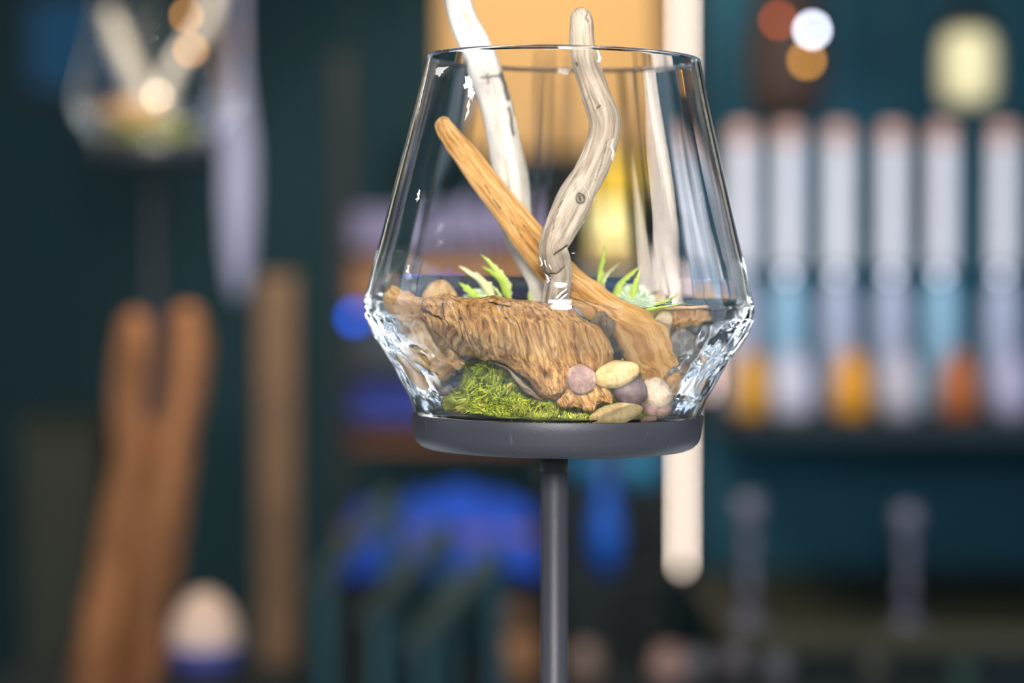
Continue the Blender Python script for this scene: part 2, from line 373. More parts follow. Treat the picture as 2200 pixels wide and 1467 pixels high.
def smudge_glint(pts, seed):
    # dried residue and one painted glint on the front of the glass; points in px, laid on the outer surface
    pts = np.asarray(pts, float); c = pts.mean(0); rn = np.random.default_rng(seed); V = []; F = []
    n = len(pts); ring = []
    for i in range(n):
        a, b = pts[i], pts[(i + 1) % n]
        for t in (0, .25, .5, .75): ring.append(a + (b - a) * t + rn.normal(0, 1.3, 2))
    allp = [c] + ring
    for (x, y) in allp:
        r = float(np.interp(y, [p[0] for p in oc[::-1]], [p[1] for p in oc[::-1]])) + .8
        x2 = (x - 1196 - (893 - y) * math.tan(math.radians(1.0))) * .955
        yy = -math.sqrt(max(r * r - x2 * x2, 1)) * PX
        V.append((x2 * PX, yy, (BY - y) * PX))
    m = len(ring)
    F = [(0, 1 + i, 1 + (i + 1) % m) for i in range(m)]
    mesh_obj('residue_glint_mark', V, F, M_SMUDGE_GLINT, bowl, smooth=False)
smudge_glint([(927, 164), (958, 163), (948, 170), (942, 178), (936, 182), (928, 178)], 1)
smudge_glint([(993, 190), (1001, 186), (1009, 196), (1010, 212), (1015, 222), (1010, 238), (1002, 228), (999, 212), (991, 214)], 2)
smudge_glint([(1003, 236), (1006, 240), (1003, 262), (993, 280), (999, 262)], 3)
smudge_glint([(887, 440), (896, 418), (898, 425), (894, 442), (890, 444)], 4)  # flash glint on the glass, painted as a pale mark
smudge_glint([(868, 590), (872, 573), (876, 578), (874, 592)], 5)
smudge_glint([(1300, 20), (1301, 21), (1302, 22)], 6) if False else None

# ---------------------------------------------------------------- builders for what lies in the bowl
INSIDE = []
def reg(o):
    INSIDE.append(o); return o
def tube(name, pts, mat, label=None, cat=None, flat=.9, n=220, m=72, amp=.10, freq=(.055, .012), seed=0, grooves=(), parent=None, fine=.03, twist=0, round_a=True, round_b=True, lump=.0, Yb=None, group=None, loc_y=Y0):
    """pts: (px, py, radius px, depth offset in m)"""
    c = catmull(pts, n); c[:, 2] = np.maximum(c[:, 2], .5)
    t = np.gradient(c[:, :2], axis=0); t /= np.linalg.norm(t, axis=1)[:, None] + 1e-9
    nx, ny = -t[:, 1], t[:, 0]
    L = np.r_[0, np.cumsum(np.linalg.norm(np.diff(c[:, :2], axis=0), axis=1))]
    r = c[:, 2].copy()
    re = r[0]; 
    if round_a: r *= np.sqrt(np.clip(1 - np.clip(1 - L / (re * .9), 0, 1) ** 2, 1e-4, 1))
    re = r[-5]
    if round_b: r *= np.sqrt(np.clip(1 - np.clip(1 - (L[-1] - L) / (re * .9 + 1e-6), 0, 1) ** 2, 1e-4, 1))
    a = np.linspace(0, 2 * math.pi, m, endpoint=False)
    A = a[None] + twist * (L / L[-1])[:, None]
    ca, sa = np.cos(A), np.sin(A)
    C3 = np.stack([ca * 30 * freq[0] * 1.3, sa * 30 * freq[0] * 1.3, np.repeat(L[:, None], m, 1) * freq[1]], -1)
    d = amp * fbm(C3, 4, seed) + lump * fbm(C3 * np.array([.5, .5, 2.0]), 2, seed + 3)
    C4 = np.stack([ca * 4.5, sa * 4.5, np.repeat(L[:, None], m, 1) * .02], -1)
    d = d + fine * ridge(C4, 3, seed + 5)
    R = r[:, None] * (1 + d)
    off = R * ca; dep = R * sa * flat
    px = c[:, 0][:, None] + nx[:, None] * off; py = c[:, 1][:, None] + ny[:, None] * off
    front = sa < .2
    gd, gm = carve(px, py, grooves) if grooves else (0 * px, 0 * px)
    dep = dep + np.where(front, gd, 0); gm = np.where(front, gm, 0)
    Y = loc_y + c[:, 3][:, None] + dep * (loc_y / FPX)
    V = PA(px, py, Y).reshape(-1, 3)
    F = list(grid_faces(n, m)) + [tuple(range(m))[::-1], tuple((n - 1) * m + j for j in range(m))]
    k = loc_y / FPX
    G = np.stack([ca * r[:, None] * k, sa * r[:, None] * k, np.repeat(L[:, None], m, 1) * k], -1).reshape(-1, 3) + seed * .37
    loc = PA(c[-1, 0], c[-1, 1], loc_y + c[-1, 3]) if parent is None else None
    o = mesh_obj(name, V, F, mat, parent, attrs={'grain': G, 'crack': gm.ravel()}, loc=loc)
    return reg(tag(o, label, cat, group)) if loc_y == Y0 else tag(o, label, cat, group)
def chunk(name, top, bot, dyc, depth, mat, label=None, cat=None, n=140, m=110, amp=3.0, fr=.03, seed=0, grooves=(), gdir=(0, 1), fine=1.2, power=.8, crackf=0, curve=0, ends=8, parent=None):
    """a lump with a given outline: top and bot are (x, y) lists in px; depth = half thickness px; gdir the fibre's direction"""
    top = np.asarray(top, float); bot = np.asarray(bot, float)
    x0 = max(top[0, 0], bot[0, 0]); x1 = min(top[-1, 0], bot[-1, 0])
    s = (1 - np.cos(np.linspace(0, math.pi, n))) / 2; s = .5 * s + .5 * np.linspace(0, 1, n)
    xs = x0 + (x1 - x0) * s
    ty = np.interp(xs, top[:, 0], top[:, 1]); by = np.interp(xs, bot[:, 0], bot[:, 1])
    mid = (ty + by) / 2; h = np.maximum((by - ty) / 2, .5)
    e = np.sqrt(np.clip(1 - np.clip(1 - (xs - x0) / ends, 0, 1) ** 2, .0004, 1)) * np.sqrt(np.clip(1 - np.clip(1 - (x1 - xs) / ends, 0, 1) ** 2, .0004, 1))
    h = h * e; dd = depth * (h / h.max()) ** .6
    a = np.linspace(0, 2 * math.pi, m, endpoint=False); ca, sa = np.cos(a), np.sin(a)
    sy = np.sign(sa) * np.abs(sa) ** power; sx = np.sign(ca) * np.abs(ca) ** power
    X = np.repeat(xs[:, None], m, 1); Yp = mid[:, None] + h[:, None] * sy[None]; D = -dd[:, None] * sx[None]
    p = np.stack([X, Yp, D], -1)
    gx, gy = gdir; gl = math.hypot(gx, gy); gx /= gl; gy /= gl
    along = X * gx + Yp * gy; across = -X * gy + Yp * gx
    across = across + curve * (along - along.mean()) ** 2 / 200
    g = np.stack([across, D, along], -1)
    big = fbm(p * fr, 4, seed); fib = ridge(g * np.array([.12, .05, .012]), 3, seed + 9)
    fib2 = ridge(g * np.array([.35, .12, .03]), 2, seed + 19)
    dsp = amp * big + fine * fib + .45 * fine * fib2
    if crackf:
        cr = np.clip(ridge(g * np.array([.045, .02, .012]) + 5, 3, seed + 29) - .72, 0, 1) / .28
        dsp = dsp - crackf * cr
    w_ = np.minimum(1, h / 12)[:, None]
    Yp = Yp + sy[None] * dsp * w_; D = D - sx[None] * dsp * w_
    X = X + .35 * dsp * np.where(s < .1, -1, np.where(s > .9, 1, 0))[:, None]
    front = (sx > -.2)[None] * np.ones_like(X) > 0
    gd, gm = carve(X, Yp, grooves) if grooves else (0 * X, 0 * X)
    D = D + np.where(front, gd, 0); gm = np.where(front, gm, 0)
    V = PA(X, Yp, Y0 + dyc + D * PX).reshape(-1, 3)
    F = list(grid_faces(n, m)) + [tuple(range(m))[::-1], tuple((n - 1) * m + j for j in range(m))]
    loc = PA((x0 + x1) / 2, by.max(), Y0 + dyc)
    o = mesh_obj(name, V, F, mat, parent, attrs={'grain': g.reshape(-1, 3) * PX + seed * .31, 'crack': gm.ravel()}, loc=None if parent else loc)
    return reg(tag(o, label, cat))
def pebble(px, py, dy, rx, ry, rd, rot, mat, label, amp=.08, seed=0, cat='pebble', name='pebble', group=None, sub=5, fr=1.3, rough=0):
    import bmesh
    bm = bmesh.new(); bmesh.ops.create_icosphere(bm, subdivisions=sub, radius=1)
    v = np.array([x.co[:] for x in bm.verts]); F = [tuple(q.index for q in f.verts) for f in bm.faces]; bm.free()
    d = 1 + amp * fbm(v * fr + seed * 3.1, 3, seed)
    if rough: d = d + rough * ridge(v * 4 + seed, 4, seed + 2)
    v = np.sign(v) * np.abs(v) ** .985; v = v * d[:, None]
    c, s = math.cos(math.radians(rot)), math.sin(math.radians(rot))
    x = v[:, 0] * rx; z = v[:, 2] * ry; y = v[:, 1] * rd
    X = x * c - z * s; Z = x * s + z * c
    V = np.stack([X, y, Z], -1) * PX
    ce = P(px, py, Y0 + dy); V += np.array(ce)[None] - np.array([0, 0, 0])
    o = mesh_obj(name, V, F, mat, attrs={'crack': np.zeros(len(V)), 'grain': V.copy()}, loc=(ce[0], ce[1], ce[2] - ry * PX))
    return reg(tag(o, label, cat, group))

# --- branches
tube('driftwood_branch', [(968, -70, 24, .052), (975, -35, 27, .05), (985, 0, 27, .05), (997, 45, 30, .048), (1023, 100, 33, .046), (1040, 150, 34.5, .045), (1056, 200, 34, .043), (1070, 250, 34, .042), (1080, 300, 34, .04), (1089, 350, 36, .04), (1097, 400, 37, .038), (1104, 450, 35, .038), (1112, 500, 33, .036), (1136, 560, 27, .034), (1160, 620, 26, .032), (1172, 700, 24, .03), (1178, 800, 22, .03)],
     M_WHITE, 'bleached white driftwood branch leaning out of the bowl at the back left', 'driftwood', amp=.10, seed=3, n=380,
     grooves=[([(1076, 160), (1084, 185), (1090, 215)], 5, 3), ([(1092, 235), (1100, 275), (1102, 290)], 4.5, 3), ([(1030, 60), (1042, 100)], 1.3, 1.5), ([(1044, 160), (1050, 182)], 3, 2), ([(1030, 168), (1075, 164)], 3, 1), ([(1090, 390), (1094, 440)], 1.2, 1.5), ([(1092, 180), (1104, 250)], 1.2, 1)])
tube('driftwood_stick', [(942, 254, 17, -.004), (965, 290, 22, -.003), (1008, 345, 27, 0), (1044, 395, 29, .0), (1090, 452, 32, 0), (1130, 503, 34, 0), (1170, 555, 37, .002), (1210, 604, 41, .002), (1257, 649, 44, 0), (1306, 690, 46, -.002), (1350, 729, 50, -.006), (1384, 764, 50, -.010), (1412, 798, 46, -.014), (1436, 828, 36, -.018), (1449, 846, 24, -.020)],
     M_STICK, 'tan flat driftwood stick lying diagonally across the bowl', 'driftwood', flat=.45, amp=.045, seed=11, n=320, m=96, fine=.015,
     grooves=[([(1215, 640), (1260, 668), (1290, 715), (1300, 760)], 2, 3), ([(1190, 590), (1250, 655), (1330, 700)], 1.2, 2), ([(1095, 470), (1150, 550)], 1.1, 1.6), ([(1120, 480), (1165, 540)], 1, 1.4), ([(1040, 400), (1075, 452)], 1, 1.4), ([(1405, 818), (1440, 838)], 1, 1.5)])
KN = [(1246 + 9 * math.cos(t), 428 + 10 * math.sin(t)) for t in np.linspace(0, 6.28, 12)]
gb = tube('driftwood_branch', [(1242, 16, 17, -.022), (1249, 45, 24, -.022), (1250, 90, 27, -.022), (1257, 140, 27.5, -.022), (1276, 195, 29, -.024), (1293, 238, 32, -.024), (1299, 270, 32.5, -.025), (1295, 300, 32, -.025), (1281, 340, 31, -.026), (1262, 380, 33, -.027), (1240, 420, 37, -.028), (1220, 460, 37.5, -.028), (1200, 500, 34.5, -.029), (1188, 530, 30.5, -.030), (1192, 560, 34, -.031), (1201, 590, 29, -.031), (1199, 620, 27.5, -.032), (1194, 650, 29, -.033), (1192, 680, 28, -.033), (1192, 760, 24, -.033)],
     M_GREY, 'knotted pale grey driftwood branch standing upright in the centre of the bowl', 'driftwood', amp=.10, seed=21, n=420, m=110, fine=.035, lump=.05,
     grooves=[([(1192, 548), (1205, 540), (1218, 528)], 2.4, 5), ([(1160, 580), (1178, 592), (1196, 590), (1214, 575)], 2.2, 3), (KN, 2.4, 4), ([(1246, 424), (1247, 432)], 4, 4), ([(1262, 26), (1258, 38), (1263, 46)], 1.4, 3),
              ([(1300, 150), (1312, 200)], 1.1, 1.6), ([(1288, 230), (1284, 234)], 1.8, 2.5), ([(1306, 300), (1296, 330), (1280, 390)], 1, 1.3), ([(1210, 430), (1185, 500)], 1, 1.2), ([(1238, 138), (1240, 143)], 2, 2), ([(1196, 572), (1196, 640), (1192, 690)], 46, 0, .38), ([(1238, 402), (1244, 420)], 8, 0, .25)])
# shreds of bark and white fibre hanging on the grey branch
M_FIB = plain('pale_fibre', 'f0e8da', .8)
def fibre(pts, r, dy, mat=M_FIB, parent=None, name='fibre'):
    c = catmull([(a, b, 0) for a, b in pts], 10); a = np.linspace(0, 2 * math.pi, 6, endpoint=False); V = []
    rr = r * np.array([.6, 1, .8, 1, .7, 1, .9, .7, .5, .2])
    for i in range(10):
        for t in a: V.append(tuple(P(c[i, 0] + rr[i] * math.cos(t), c[i, 1] + rr[i] * .4 * math.cos(t), Y0 + dy + rr[i] * math.sin(t) * PX)))
    o = mesh_obj(name, V, grid_faces(10, 6) + [tuple(range(6))[::-1], tuple(54 + j for j in range(6))], mat, None)
    if parent:
        o.parent = parent; o.matrix_parent_inverse = parent.matrix_basis.inverted()
    return reg(o)
for pts, r, dy in [([(1316, 298), (1312, 312), (1318, 330), (1314, 345), (1318, 350)], 4, -.031), ([(1308, 316), (1318, 326), (1312, 338)], 3, -.032), ([(1248, 462), (1252, 474), (1250, 484)], 3, -.030), ([(1222, 520), (1230, 522)], 2, -.030),
                   ([(1228, 546), (1235, 545)], 2, -.032), ([(1159, 554), (1164, 568), (1160, 574)], 2.2, -.040), ([(1170, 560), (1172, 570), (1175, 576)], 2, -.041), ([(1180, 570), (1186, 580)], 1.8, -.042), ([(1174, 592), (1180, 606), (1176, 614)], 3, -.040),
                   ([(1172, 600), (1180, 600), (1186, 598)], 2, -.041), ([(1282, 110), (1286, 124), (1284, 136), (1290, 124)], 2.6, -.024), ([(1196, 648), (1206, 636), (1218, 626)], 3, -.0425), ([(1202, 652), (1212, 642), (1219, 636)], 2.4, -.042),
                   ([(1254, 402), (1262, 412), (1268, 430), (1278, 430), (1276, 424)], 1.4, -.0385), ([(1212, 664), (1222, 668), (1230, 666), (1236, 670)], 1.6, -.0435), ([(1216, 660), (1210, 668), (1214, 676)], 2.2, -.0445)]:
    fibre(pts, r, dy, parent=gb)

# --- the big horizontal log and its neighbours
LT = [(906, 684), (909, 665), (913, 652), (934, 641), (956, 633), (967, 635), (986, 644), (1008, 649), (1033, 645), (1060, 642), (1087, 645), (1114, 649), (1140, 654), (1160, 658), (1189, 669), (1214, 677), (1236, 690), (1258, 708), (1276, 728), (1293, 749), (1322, 773)]
LB = [(906, 692), (910, 709), (921, 728), (934, 744), (948, 756), (959, 761), (973, 757), (992, 764), (1008, 766), (1027, 774), (1044, 781), (1065, 780), (1087, 788), (1109, 802), (1133, 818), (1155, 842), (1172, 857), (1189, 859), (1206, 853), (1220, 842), (1250, 835), (1280, 825), (1300, 805), (1324, 780)]
chunk('driftwood_log', LT, LB, -.045, 78, M_LOG, 'thick brown weathered driftwood log lying along the front of the bowl', 'driftwood', n=360, m=260, amp=5.0, fr=.03, seed=31, gdir=(.38, 1), fine=.5, crackf=2.4, curve=.06, ends=5, power=.85,
      grooves=[([(910, 680), (922, 684), (930, 690), (941, 694), (948, 701)], 2.7, 13.0), ([(951, 660), (953, 690), (958, 715), (966, 735)], 1.3, 3.2, 0.70), ([(908, 700), (922, 726), (940, 745)], 3.0, 7.8), ([(975, 735), (976, 756)], 1.5, 3.9, 0.70), ([(984, 700), (990, 740), (992, 760)], 1.4, 2.6, 0.70),
               ([(1052, 660), (1075, 668), (1092, 674)], 3.3, 6.5), ([(1098, 690), (1120, 740), (1150, 790)], 1.2, 1.9, 0.42), ([(1140, 680), (1180, 720), (1200, 770)], 1.0, 1.6, 0.42), ([(1160, 740), (1200, 800), (1205, 850)], 1.3, 1.9, 0.42), ([(1000, 730), (1020, 765)], 1.4, 2.6, 0.42),
               ([(1010, 735), (1060, 755), (1100, 760)], 1.0, 1.3, 0.42), ([(1220, 720), (1255, 760), (1262, 800)], 1.0, 1.6, 0.42), ([(990, 698), (991, 702)], 6.0, 1.3), ([(1085, 700), (1087, 702)], 5.2, 2.6), ([(1040, 790), (1045, 780), (1060, 778)], 2.2, 3.9)])
chunk('driftwood_chunk', [(818, 668), (823, 645), (830, 623), (842, 618), (855, 622), (864, 630), (880, 633), (894, 644), (918, 657)], [(818, 674), (828, 692), (839, 712), (853, 738), (868, 752), (880, 747), (896, 728), (906, 709), (918, 680)],
      -.012, 36, M_BARK, 'pale brown driftwood chunk at the left wall of the bowl, upper of two', 'driftwood', amp=4.5, fr=.03, seed=41, gdir=(1, .4), fine=1.1, grooves=[([(834, 696), (860, 690), (890, 696)], 2.0, 3)], curve=.6)
chunk('driftwood_chunk', [(864, 748), (885, 722), (905, 700), (930, 715), (960, 742), (985, 752), (1001, 769), (1012, 780)], [(864, 752), (880, 772), (896, 790), (913, 808), (929, 821), (945, 827), (958, 823), (973, 811), (992, 803), (1004, 795), (1012, 784)],
      -.034, 44, M_BARK, 'rough brown driftwood chunk wedged under the left end of the big log', 'driftwood', n=200, m=150, amp=4.5, fr=.03, seed=47, gdir=(1, .55), fine=1.3, crackf=2.5,
      grooves=[([(883, 753), (890, 766), (900, 778), (914, 786), (930, 791), (950, 800)], 2.6, 9)])
chunk('driftwood_chunk', [(903, 660), (910, 636), (922, 620), (937, 612), (951, 610), (962, 618), (984, 642)], [(903, 672), (940, 700), (984, 690)], .035, 30, M_BARK, 'small pale driftwood chunk behind the left end of the log', 'driftwood', amp=3, seed=53, n=80, m=60)
chunk('bark_fragment', [(1196, 856), (1210, 842), (1225, 825), (1250, 815), (1275, 812), (1295, 822), (1304, 832), (1312, 846)], [(1196, 862), (1212, 869), (1232, 864), (1250, 872), (1272, 874), (1280, 858), (1296, 853), (1306, 858), (1312, 852)],
      -.064, 20, M_LOG, 'jagged crumbly bark fragment under the mauve pebble', 'bark', n=150, m=110, amp=4.5, fr=.06, seed=59, fine=2.6, crackf=3.5, gdir=(.5, 1), ends=5)
chunk('bark_fragment', [(1056, 780), (1070, 782), (1088, 792), (1110, 808), (1134, 826), (1156, 848), (1172, 862)], [(1056, 784), (1070, 791), (1088, 803), (1108, 822), (1130, 838), (1154, 858), (1172, 866)],
      -.050, 14, M_DARKW, 'thin grey bark strip between the moss and the underside of the log', 'bark', n=120, m=60, amp=2.0, fr=.05, seed=61, fine=1.2, gdir=(1, .5), ends=5)
pebble(1297, 728, -.026, 25, 31, 22, 20, M_DARKW, 'dark grey brown wood knob between the log and the tan stick', .14, 3, 'driftwood', 'driftwood_piece', rough=.05)
chunk('driftwood_chunk', [(1440, 706), (1462, 700), (1486, 702), (1510, 699), (1530, 706)], [(1440, 766), (1462, 772), (1486, 776), (1500, 766), (1515, 748), (1530, 712)], .012, 34, M_LOG, 'ridged brown driftwood chunk at the right side of the bowl', 'driftwood', n=140, m=110, amp=3.5, seed=67, gdir=(-.25, 1), fine=2.2, crackf=2.5)
tube('driftwood_twig', [(1392, 716, 7, .03), (1420, 702, 9, .026), (1450, 692, 10, .022), (1485, 691, 8, .016), (1508, 686, 8, .012), (1526, 684, 9, .01)], M_BARK, 'short pale curved driftwood twig above the right chunk', 'driftwood', seed=71, n=90, m=40)

# --- pebbles and stones
MP = [pebble_mat('pebble_mauve', '7a5a58', '98786e', 'c8b09c', 110), pebble_mat('pebble_yellow', 'b8935a', 'd0b27a', 'e2cc9c', 70), pebble_mat('pebble_purple', '4e3c42', '675254', '8a746e', 220),
      pebble_mat('pebble_beige', 'b39a80', 'cbb59c', 'dccab4', 80), pebble_mat('pebble_ochre', 'a58a58', 'bfa56e', 'cdb98c', 90), pebble_mat('stone_grey', '5e564f', '877d73', 'aca299', 200), pebble_mat('stone_brown', '6b5140', '8c6f58', 'a88b72', 160),
      pebble_mat('pebble_cream', 'b89a78', 'd6c0a0', 'e8dcc6', 60)]
pebble(1248, 811, -.071, 29.5, 28, 17, 0, MP[0], 'round mauve pebble, leftmost of the pebble pile at the front', .05, 1)
pebble(1323, 800, -.069, 46, 24, 20, 17, MP[1], 'long yellow pebble on top of the front pebble pile', .06, 2)
pebble(1347, 833, -.064, 34, 26, 20, 15, MP[2], 'dark purple speckled pebble beneath the long yellow one', .05, 3)
pebble(1402, 839, -.052, 26.5, 27.5, 20, 0, MP[3], 'beige dented round pebble at the right of the pile', .08, 4)
pebble(1317, 881, -.066, 54, 22, 20, 14, MP[4], 'long olive ochre pebble lying at the bottom of the pile', .06, 5)
pebble(1399, 868, -.050, 30, 18, 18, -5, MP[0], 'greyish mauve pebble under the beige round pebble', .07, 6)
pebble(1383, 894, -.058, 19, 11, 12, 0, MP[6], 'small brown pebble touching the floor of the bowl at the tray rim', .07, 7)
pebble(1431, 735, .012, 25, 30, 18, 0, MP[7], 'blurred cream pebble behind the end of the tan stick', .05, 8)
pebble(1466, 784, -.004, 30, 22, 20, 5, MP[5], 'rough grey stone below the right driftwood chunk', .16, 9, 'stone', 'stone', rough=.07)
pebble(1501, 793, .004, 14, 14, 12, 0, MP[6], 'little brown stone beside the rough grey stone', .12, 10, 'stone', 'stone', rough=.05)
pebble(1466, 828, -.008, 26, 26, 20, 30, MP[6], 'brown blurred stone at lower right near the glass wall', .15, 11, 'stone', 'stone', rough=.05)
pebble(1412, 656, .055, 24, 20, 18, 20, MP[7], 'pale blurred pebble behind the right sea holly', .06, 12)
pebble(1300, 742, .05, 60, 50, 40, 0, MP[6], 'large brown stone hidden behind the sticks', .1, 13, 'stone', 'stone') if False else None

# --- moss
M_MOSS, nt_, b_ = new_mat('moss_green')
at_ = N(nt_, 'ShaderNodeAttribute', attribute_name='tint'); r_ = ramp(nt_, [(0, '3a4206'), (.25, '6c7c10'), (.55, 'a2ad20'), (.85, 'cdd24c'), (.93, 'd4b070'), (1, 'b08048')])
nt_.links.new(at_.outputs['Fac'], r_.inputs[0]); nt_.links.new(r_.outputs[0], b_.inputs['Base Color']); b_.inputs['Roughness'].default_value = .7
b_.inputs['Specular IOR Level'].default_value = .3
def moss(name, label, hfun, n_bl, cx, rlim, Ycen, sel=None, seed=1, ln=(3.0, 6.2), zfloor=None, scale=1.0, cat='moss'):
    rn = np.random.default_rng(seed)
    zf = zfloor; V = []; F = []; T = []
    g = 70
    idx = {}
    for i in range(g):
        for j in range(g):
            x = (i / (g - 1) * 2 - 1); y = (j / (g - 1) * 2 - 1)
            xx = x * math.sqrt(1 - y * y / 2); yy = y * math.sqrt(1 - x * x / 2)
            X = cx + xx * rlim; Yy = Ycen + yy * rlim
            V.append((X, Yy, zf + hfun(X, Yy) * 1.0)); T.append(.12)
    for i in range(g - 1):
        for j in range(g - 1):
            F.append((i * g + j, i * g + j + 1, (i + 1) * g + j + 1, (i + 1) * g + j))
    cnt = 0
    while cnt < n_bl:
        a = rn.uniform(0, 2 * math.pi); r = rlim * math.sqrt(rn.uniform()); X = cx + r * math.cos(a); Yy = Ycen + r * math.sin(a)
        if sel and not sel(X, Yy): continue
        h = hfun(X, Yy); e = .0015
        gx = (hfun(X + e, Yy) - h) / e; gy = (hfun(X, Yy + e) - h) / e
        nrm = Vector((-gx, -gy, 1)).normalized()
        d = (nrm + Vector(rn.normal(0, .75, 3))).normalized(); 
        if d.z < -.1: d.z = .1
        L = rn.uniform(*ln) * .001 * scale; wd = rn.uniform(.25, .55) * .001 * scale
        b0 = Vector((X, Yy, zf + h - .0008)); s = d.cross(Vector(rn.normal(0, 1, 3))).normalized() * wd
        mid = b0 + d * L * .55 + Vector(rn.normal(0, .0004, 3)); tip = b0 + d * L + Vector((0, 0, -rn.uniform(0, .4) * L)) + Vector(rn.normal(0, .0006, 3))
        tn = rn.uniform(.1, .85) if rn.uniform() > .07 else rn.uniform(.9, 1)
        tn = min(1, max(0, tn + .15 * math.sin(X * 300) * math.sin(Yy * 270)))
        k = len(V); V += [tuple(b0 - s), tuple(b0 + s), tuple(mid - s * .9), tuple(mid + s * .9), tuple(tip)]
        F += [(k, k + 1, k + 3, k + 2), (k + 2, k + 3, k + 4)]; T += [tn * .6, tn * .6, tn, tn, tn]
        cnt += 1
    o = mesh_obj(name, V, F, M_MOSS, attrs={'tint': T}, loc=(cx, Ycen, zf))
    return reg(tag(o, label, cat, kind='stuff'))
zfl = BOWLC.z + zi
cxm = BOWLC.x
def hmain(X, Yy):
    u = (X - cxm) / PX; v = (Yy - Y0) / PX
    h = 98 * math.exp(-((u + 158) / 84) ** 2) * math.exp(-((v + 95) / 120) ** 2)
    h += 45 * math.exp(-((u - 10) / 150) ** 2) * math.exp(-((v - 20) / 130) ** 2)
    h += 24 * math.exp(-((u - 225) / 35) ** 2) * math.exp(-((v + 30) / 80) ** 2)
    rr = math.hypot(u, v) / 240
    h = h * max(0, 1 - max(0, rr - .80) / .25) + 7
    return h * PX * (1 + .08 * math.sin(u * .13) * math.sin(v * .11 + 1))
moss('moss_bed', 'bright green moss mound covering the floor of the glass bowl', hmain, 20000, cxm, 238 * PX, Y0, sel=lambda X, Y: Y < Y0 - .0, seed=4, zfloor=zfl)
ec = P(1437, 752, Y0 + .045)
def hsm(X, Yy):
    r = math.hypot(X - ec.x, Yy - ec.y) / (40 * PX); return max(0, 1 - r * r) ** .5 * 50 * PX
moss('moss_clump', 'blurred yellow green moss clump behind the cream pebble at right', hsm, 2500, ec.x, 40 * PX, ec.y, seed=9, zfloor=ec.z)

# --- sea holly
M_LEAF, nt_, b_ = new_mat('sea_holly_leaf')
at_ = N(nt_, 'ShaderNodeAttribute', attribute_name='tint'); r_ = ramp(nt_, [(0, '95b03a'), (.5, 'bdd658'), (.85, 'dce8a0'), (1, 'e4dcae')])
nt_.links.new(at_.outputs['Fac'], r_.inputs[0]); nt_.links.new(r_.outputs[0], b_.inputs['Base Color']); b_.inputs['Roughness'].default_value = .5
M_HEAD, nt_, b_ = new_mat('sea_holly_head')
at_ = N(nt_, 'ShaderNodeAttribute', attribute_name='tint'); r_ = ramp(nt_, [(0, 'a4c090'), (.5, 'dce8d0'), (1, 'fbfcf4')])
nt_.links.new(at_.outputs['Fac'], r_.inputs[0]); nt_.links.new(r_.outputs[0], b_.inputs['Base Color']); b_.inputs['Roughness'].default_value = .7
def leaf(pts, wd, dy0, dy1, parent, teeth=5, side=1, pale=.3):
    n = 26; c = catmull([(a, b, 0) for a, b in pts], n); t = np.gradient(c[:, :2], axis=0); t /= np.linalg.norm(t, axis=1)[:, None]
    V = []; T = []
    for i in range(n):
        s = i / (n - 1); w0 = wd * (math.sin(math.pi * min(1, .22 + s * .78)) ** .8) * (1 - .2 * s) + .3
        if i == n - 1: w0 = .2
        tooth = (1 + .9 * (((s * teeth) % 1) ** 2)) if .15 < s < .92 else 1
        nx, ny = -t[i, 1], t[i, 0]; d = dy0 + (dy1 - dy0) * s
        l = w0 * (tooth if side <= 0 else 1); r = w0 * (tooth if side >= 0 else 1)
        for k, o in ((-l, .0012), (-.5 * l, .0004), (0, -.0004), (.5 * r, .0004), (r, .0012)):
            V.append(tuple(P(c[i, 0] + nx * k - (t[i, 0] * 0), c[i, 1] + ny * k, Y0 + d + o * w0 / wd))); T.append(min(1, pale + .35 * abs(k) / wd + .25 * s))
    o = mesh_obj('leaf', V, grid_faces(n, 5, False), M_LEAF, None, attrs={'tint': T})
    o.parent = parent; o.matrix_parent_inverse = parent.matrix_basis.inverted()
    md = o.modifiers.new('thickness', 'SOLIDIFY'); md.thickness = .0004
    return reg(o)
def head(px, py, dy, rx, ry, parent, n=260, seed=2, spike=7):
    rn = np.random.default_rng(seed); V = []; F = []; T = []
    ce = np.array(P(px, py, Y0 + dy)); rx *= PX; ry *= PX
    m = 16; 
    for i in range(10):
        th = math.pi * i / 9
        for j in range(m):
            a = 2 * math.pi * j / m; V.append(tuple(ce + np.array([.85 * rx * math.sin(th) * math.cos(a), .85 * rx * math.sin(th) * math.sin(a), .85 * ry * math.cos(th)]))); T.append(.2)
    F += list(grid_faces(10, m))
    for q in range(n):
        z = rn.uniform(-.5, 1); a = q * 2.39996; s = math.sqrt(max(0, 1 - z * z)); d = np.array([s * math.cos(a), s * math.sin(a), z]) + rn.normal(0, .12, 3); d /= np.linalg.norm(d)
        b0 = ce + d * np.array([rx, rx, ry]) * .85; tip = ce + d * np.array([rx, rx, ry]) + d * spike * PX * rn.uniform(.3, 1.1)
        u = np.cross(d, rn.normal(0, 1, 3)); u /= np.linalg.norm(u); v = np.cross(d, u); w_ = 2.4 * PX
        k = len(V); V += [tuple(b0 + u * w_), tuple(b0 - .5 * u * w_ + .87 * v * w_), tuple(b0 - .5 * u * w_ - .87 * v * w_), tuple(tip)]; F += [(k, k + 1, k + 3), (k + 1, k + 2, k + 3), (k + 2, k, k + 3)]
        t = rn.uniform(.3, 1); T += [t * .7] * 3 + [t]
    o = mesh_obj('flower_head', V, F, M_HEAD, None, smooth=False, attrs={'tint': T}); o.parent = parent; o.matrix_parent_inverse = parent.matrix_basis.inverted()
    return reg(o)
hl = empty('sea_holly', P(1055, 660, Y0 + .02), 'green sea holly sprig poking up behind the log, left of the grey branch', 'plant')
head(1030, 658, .022, 36, 26, hl, seed=3, n=300)
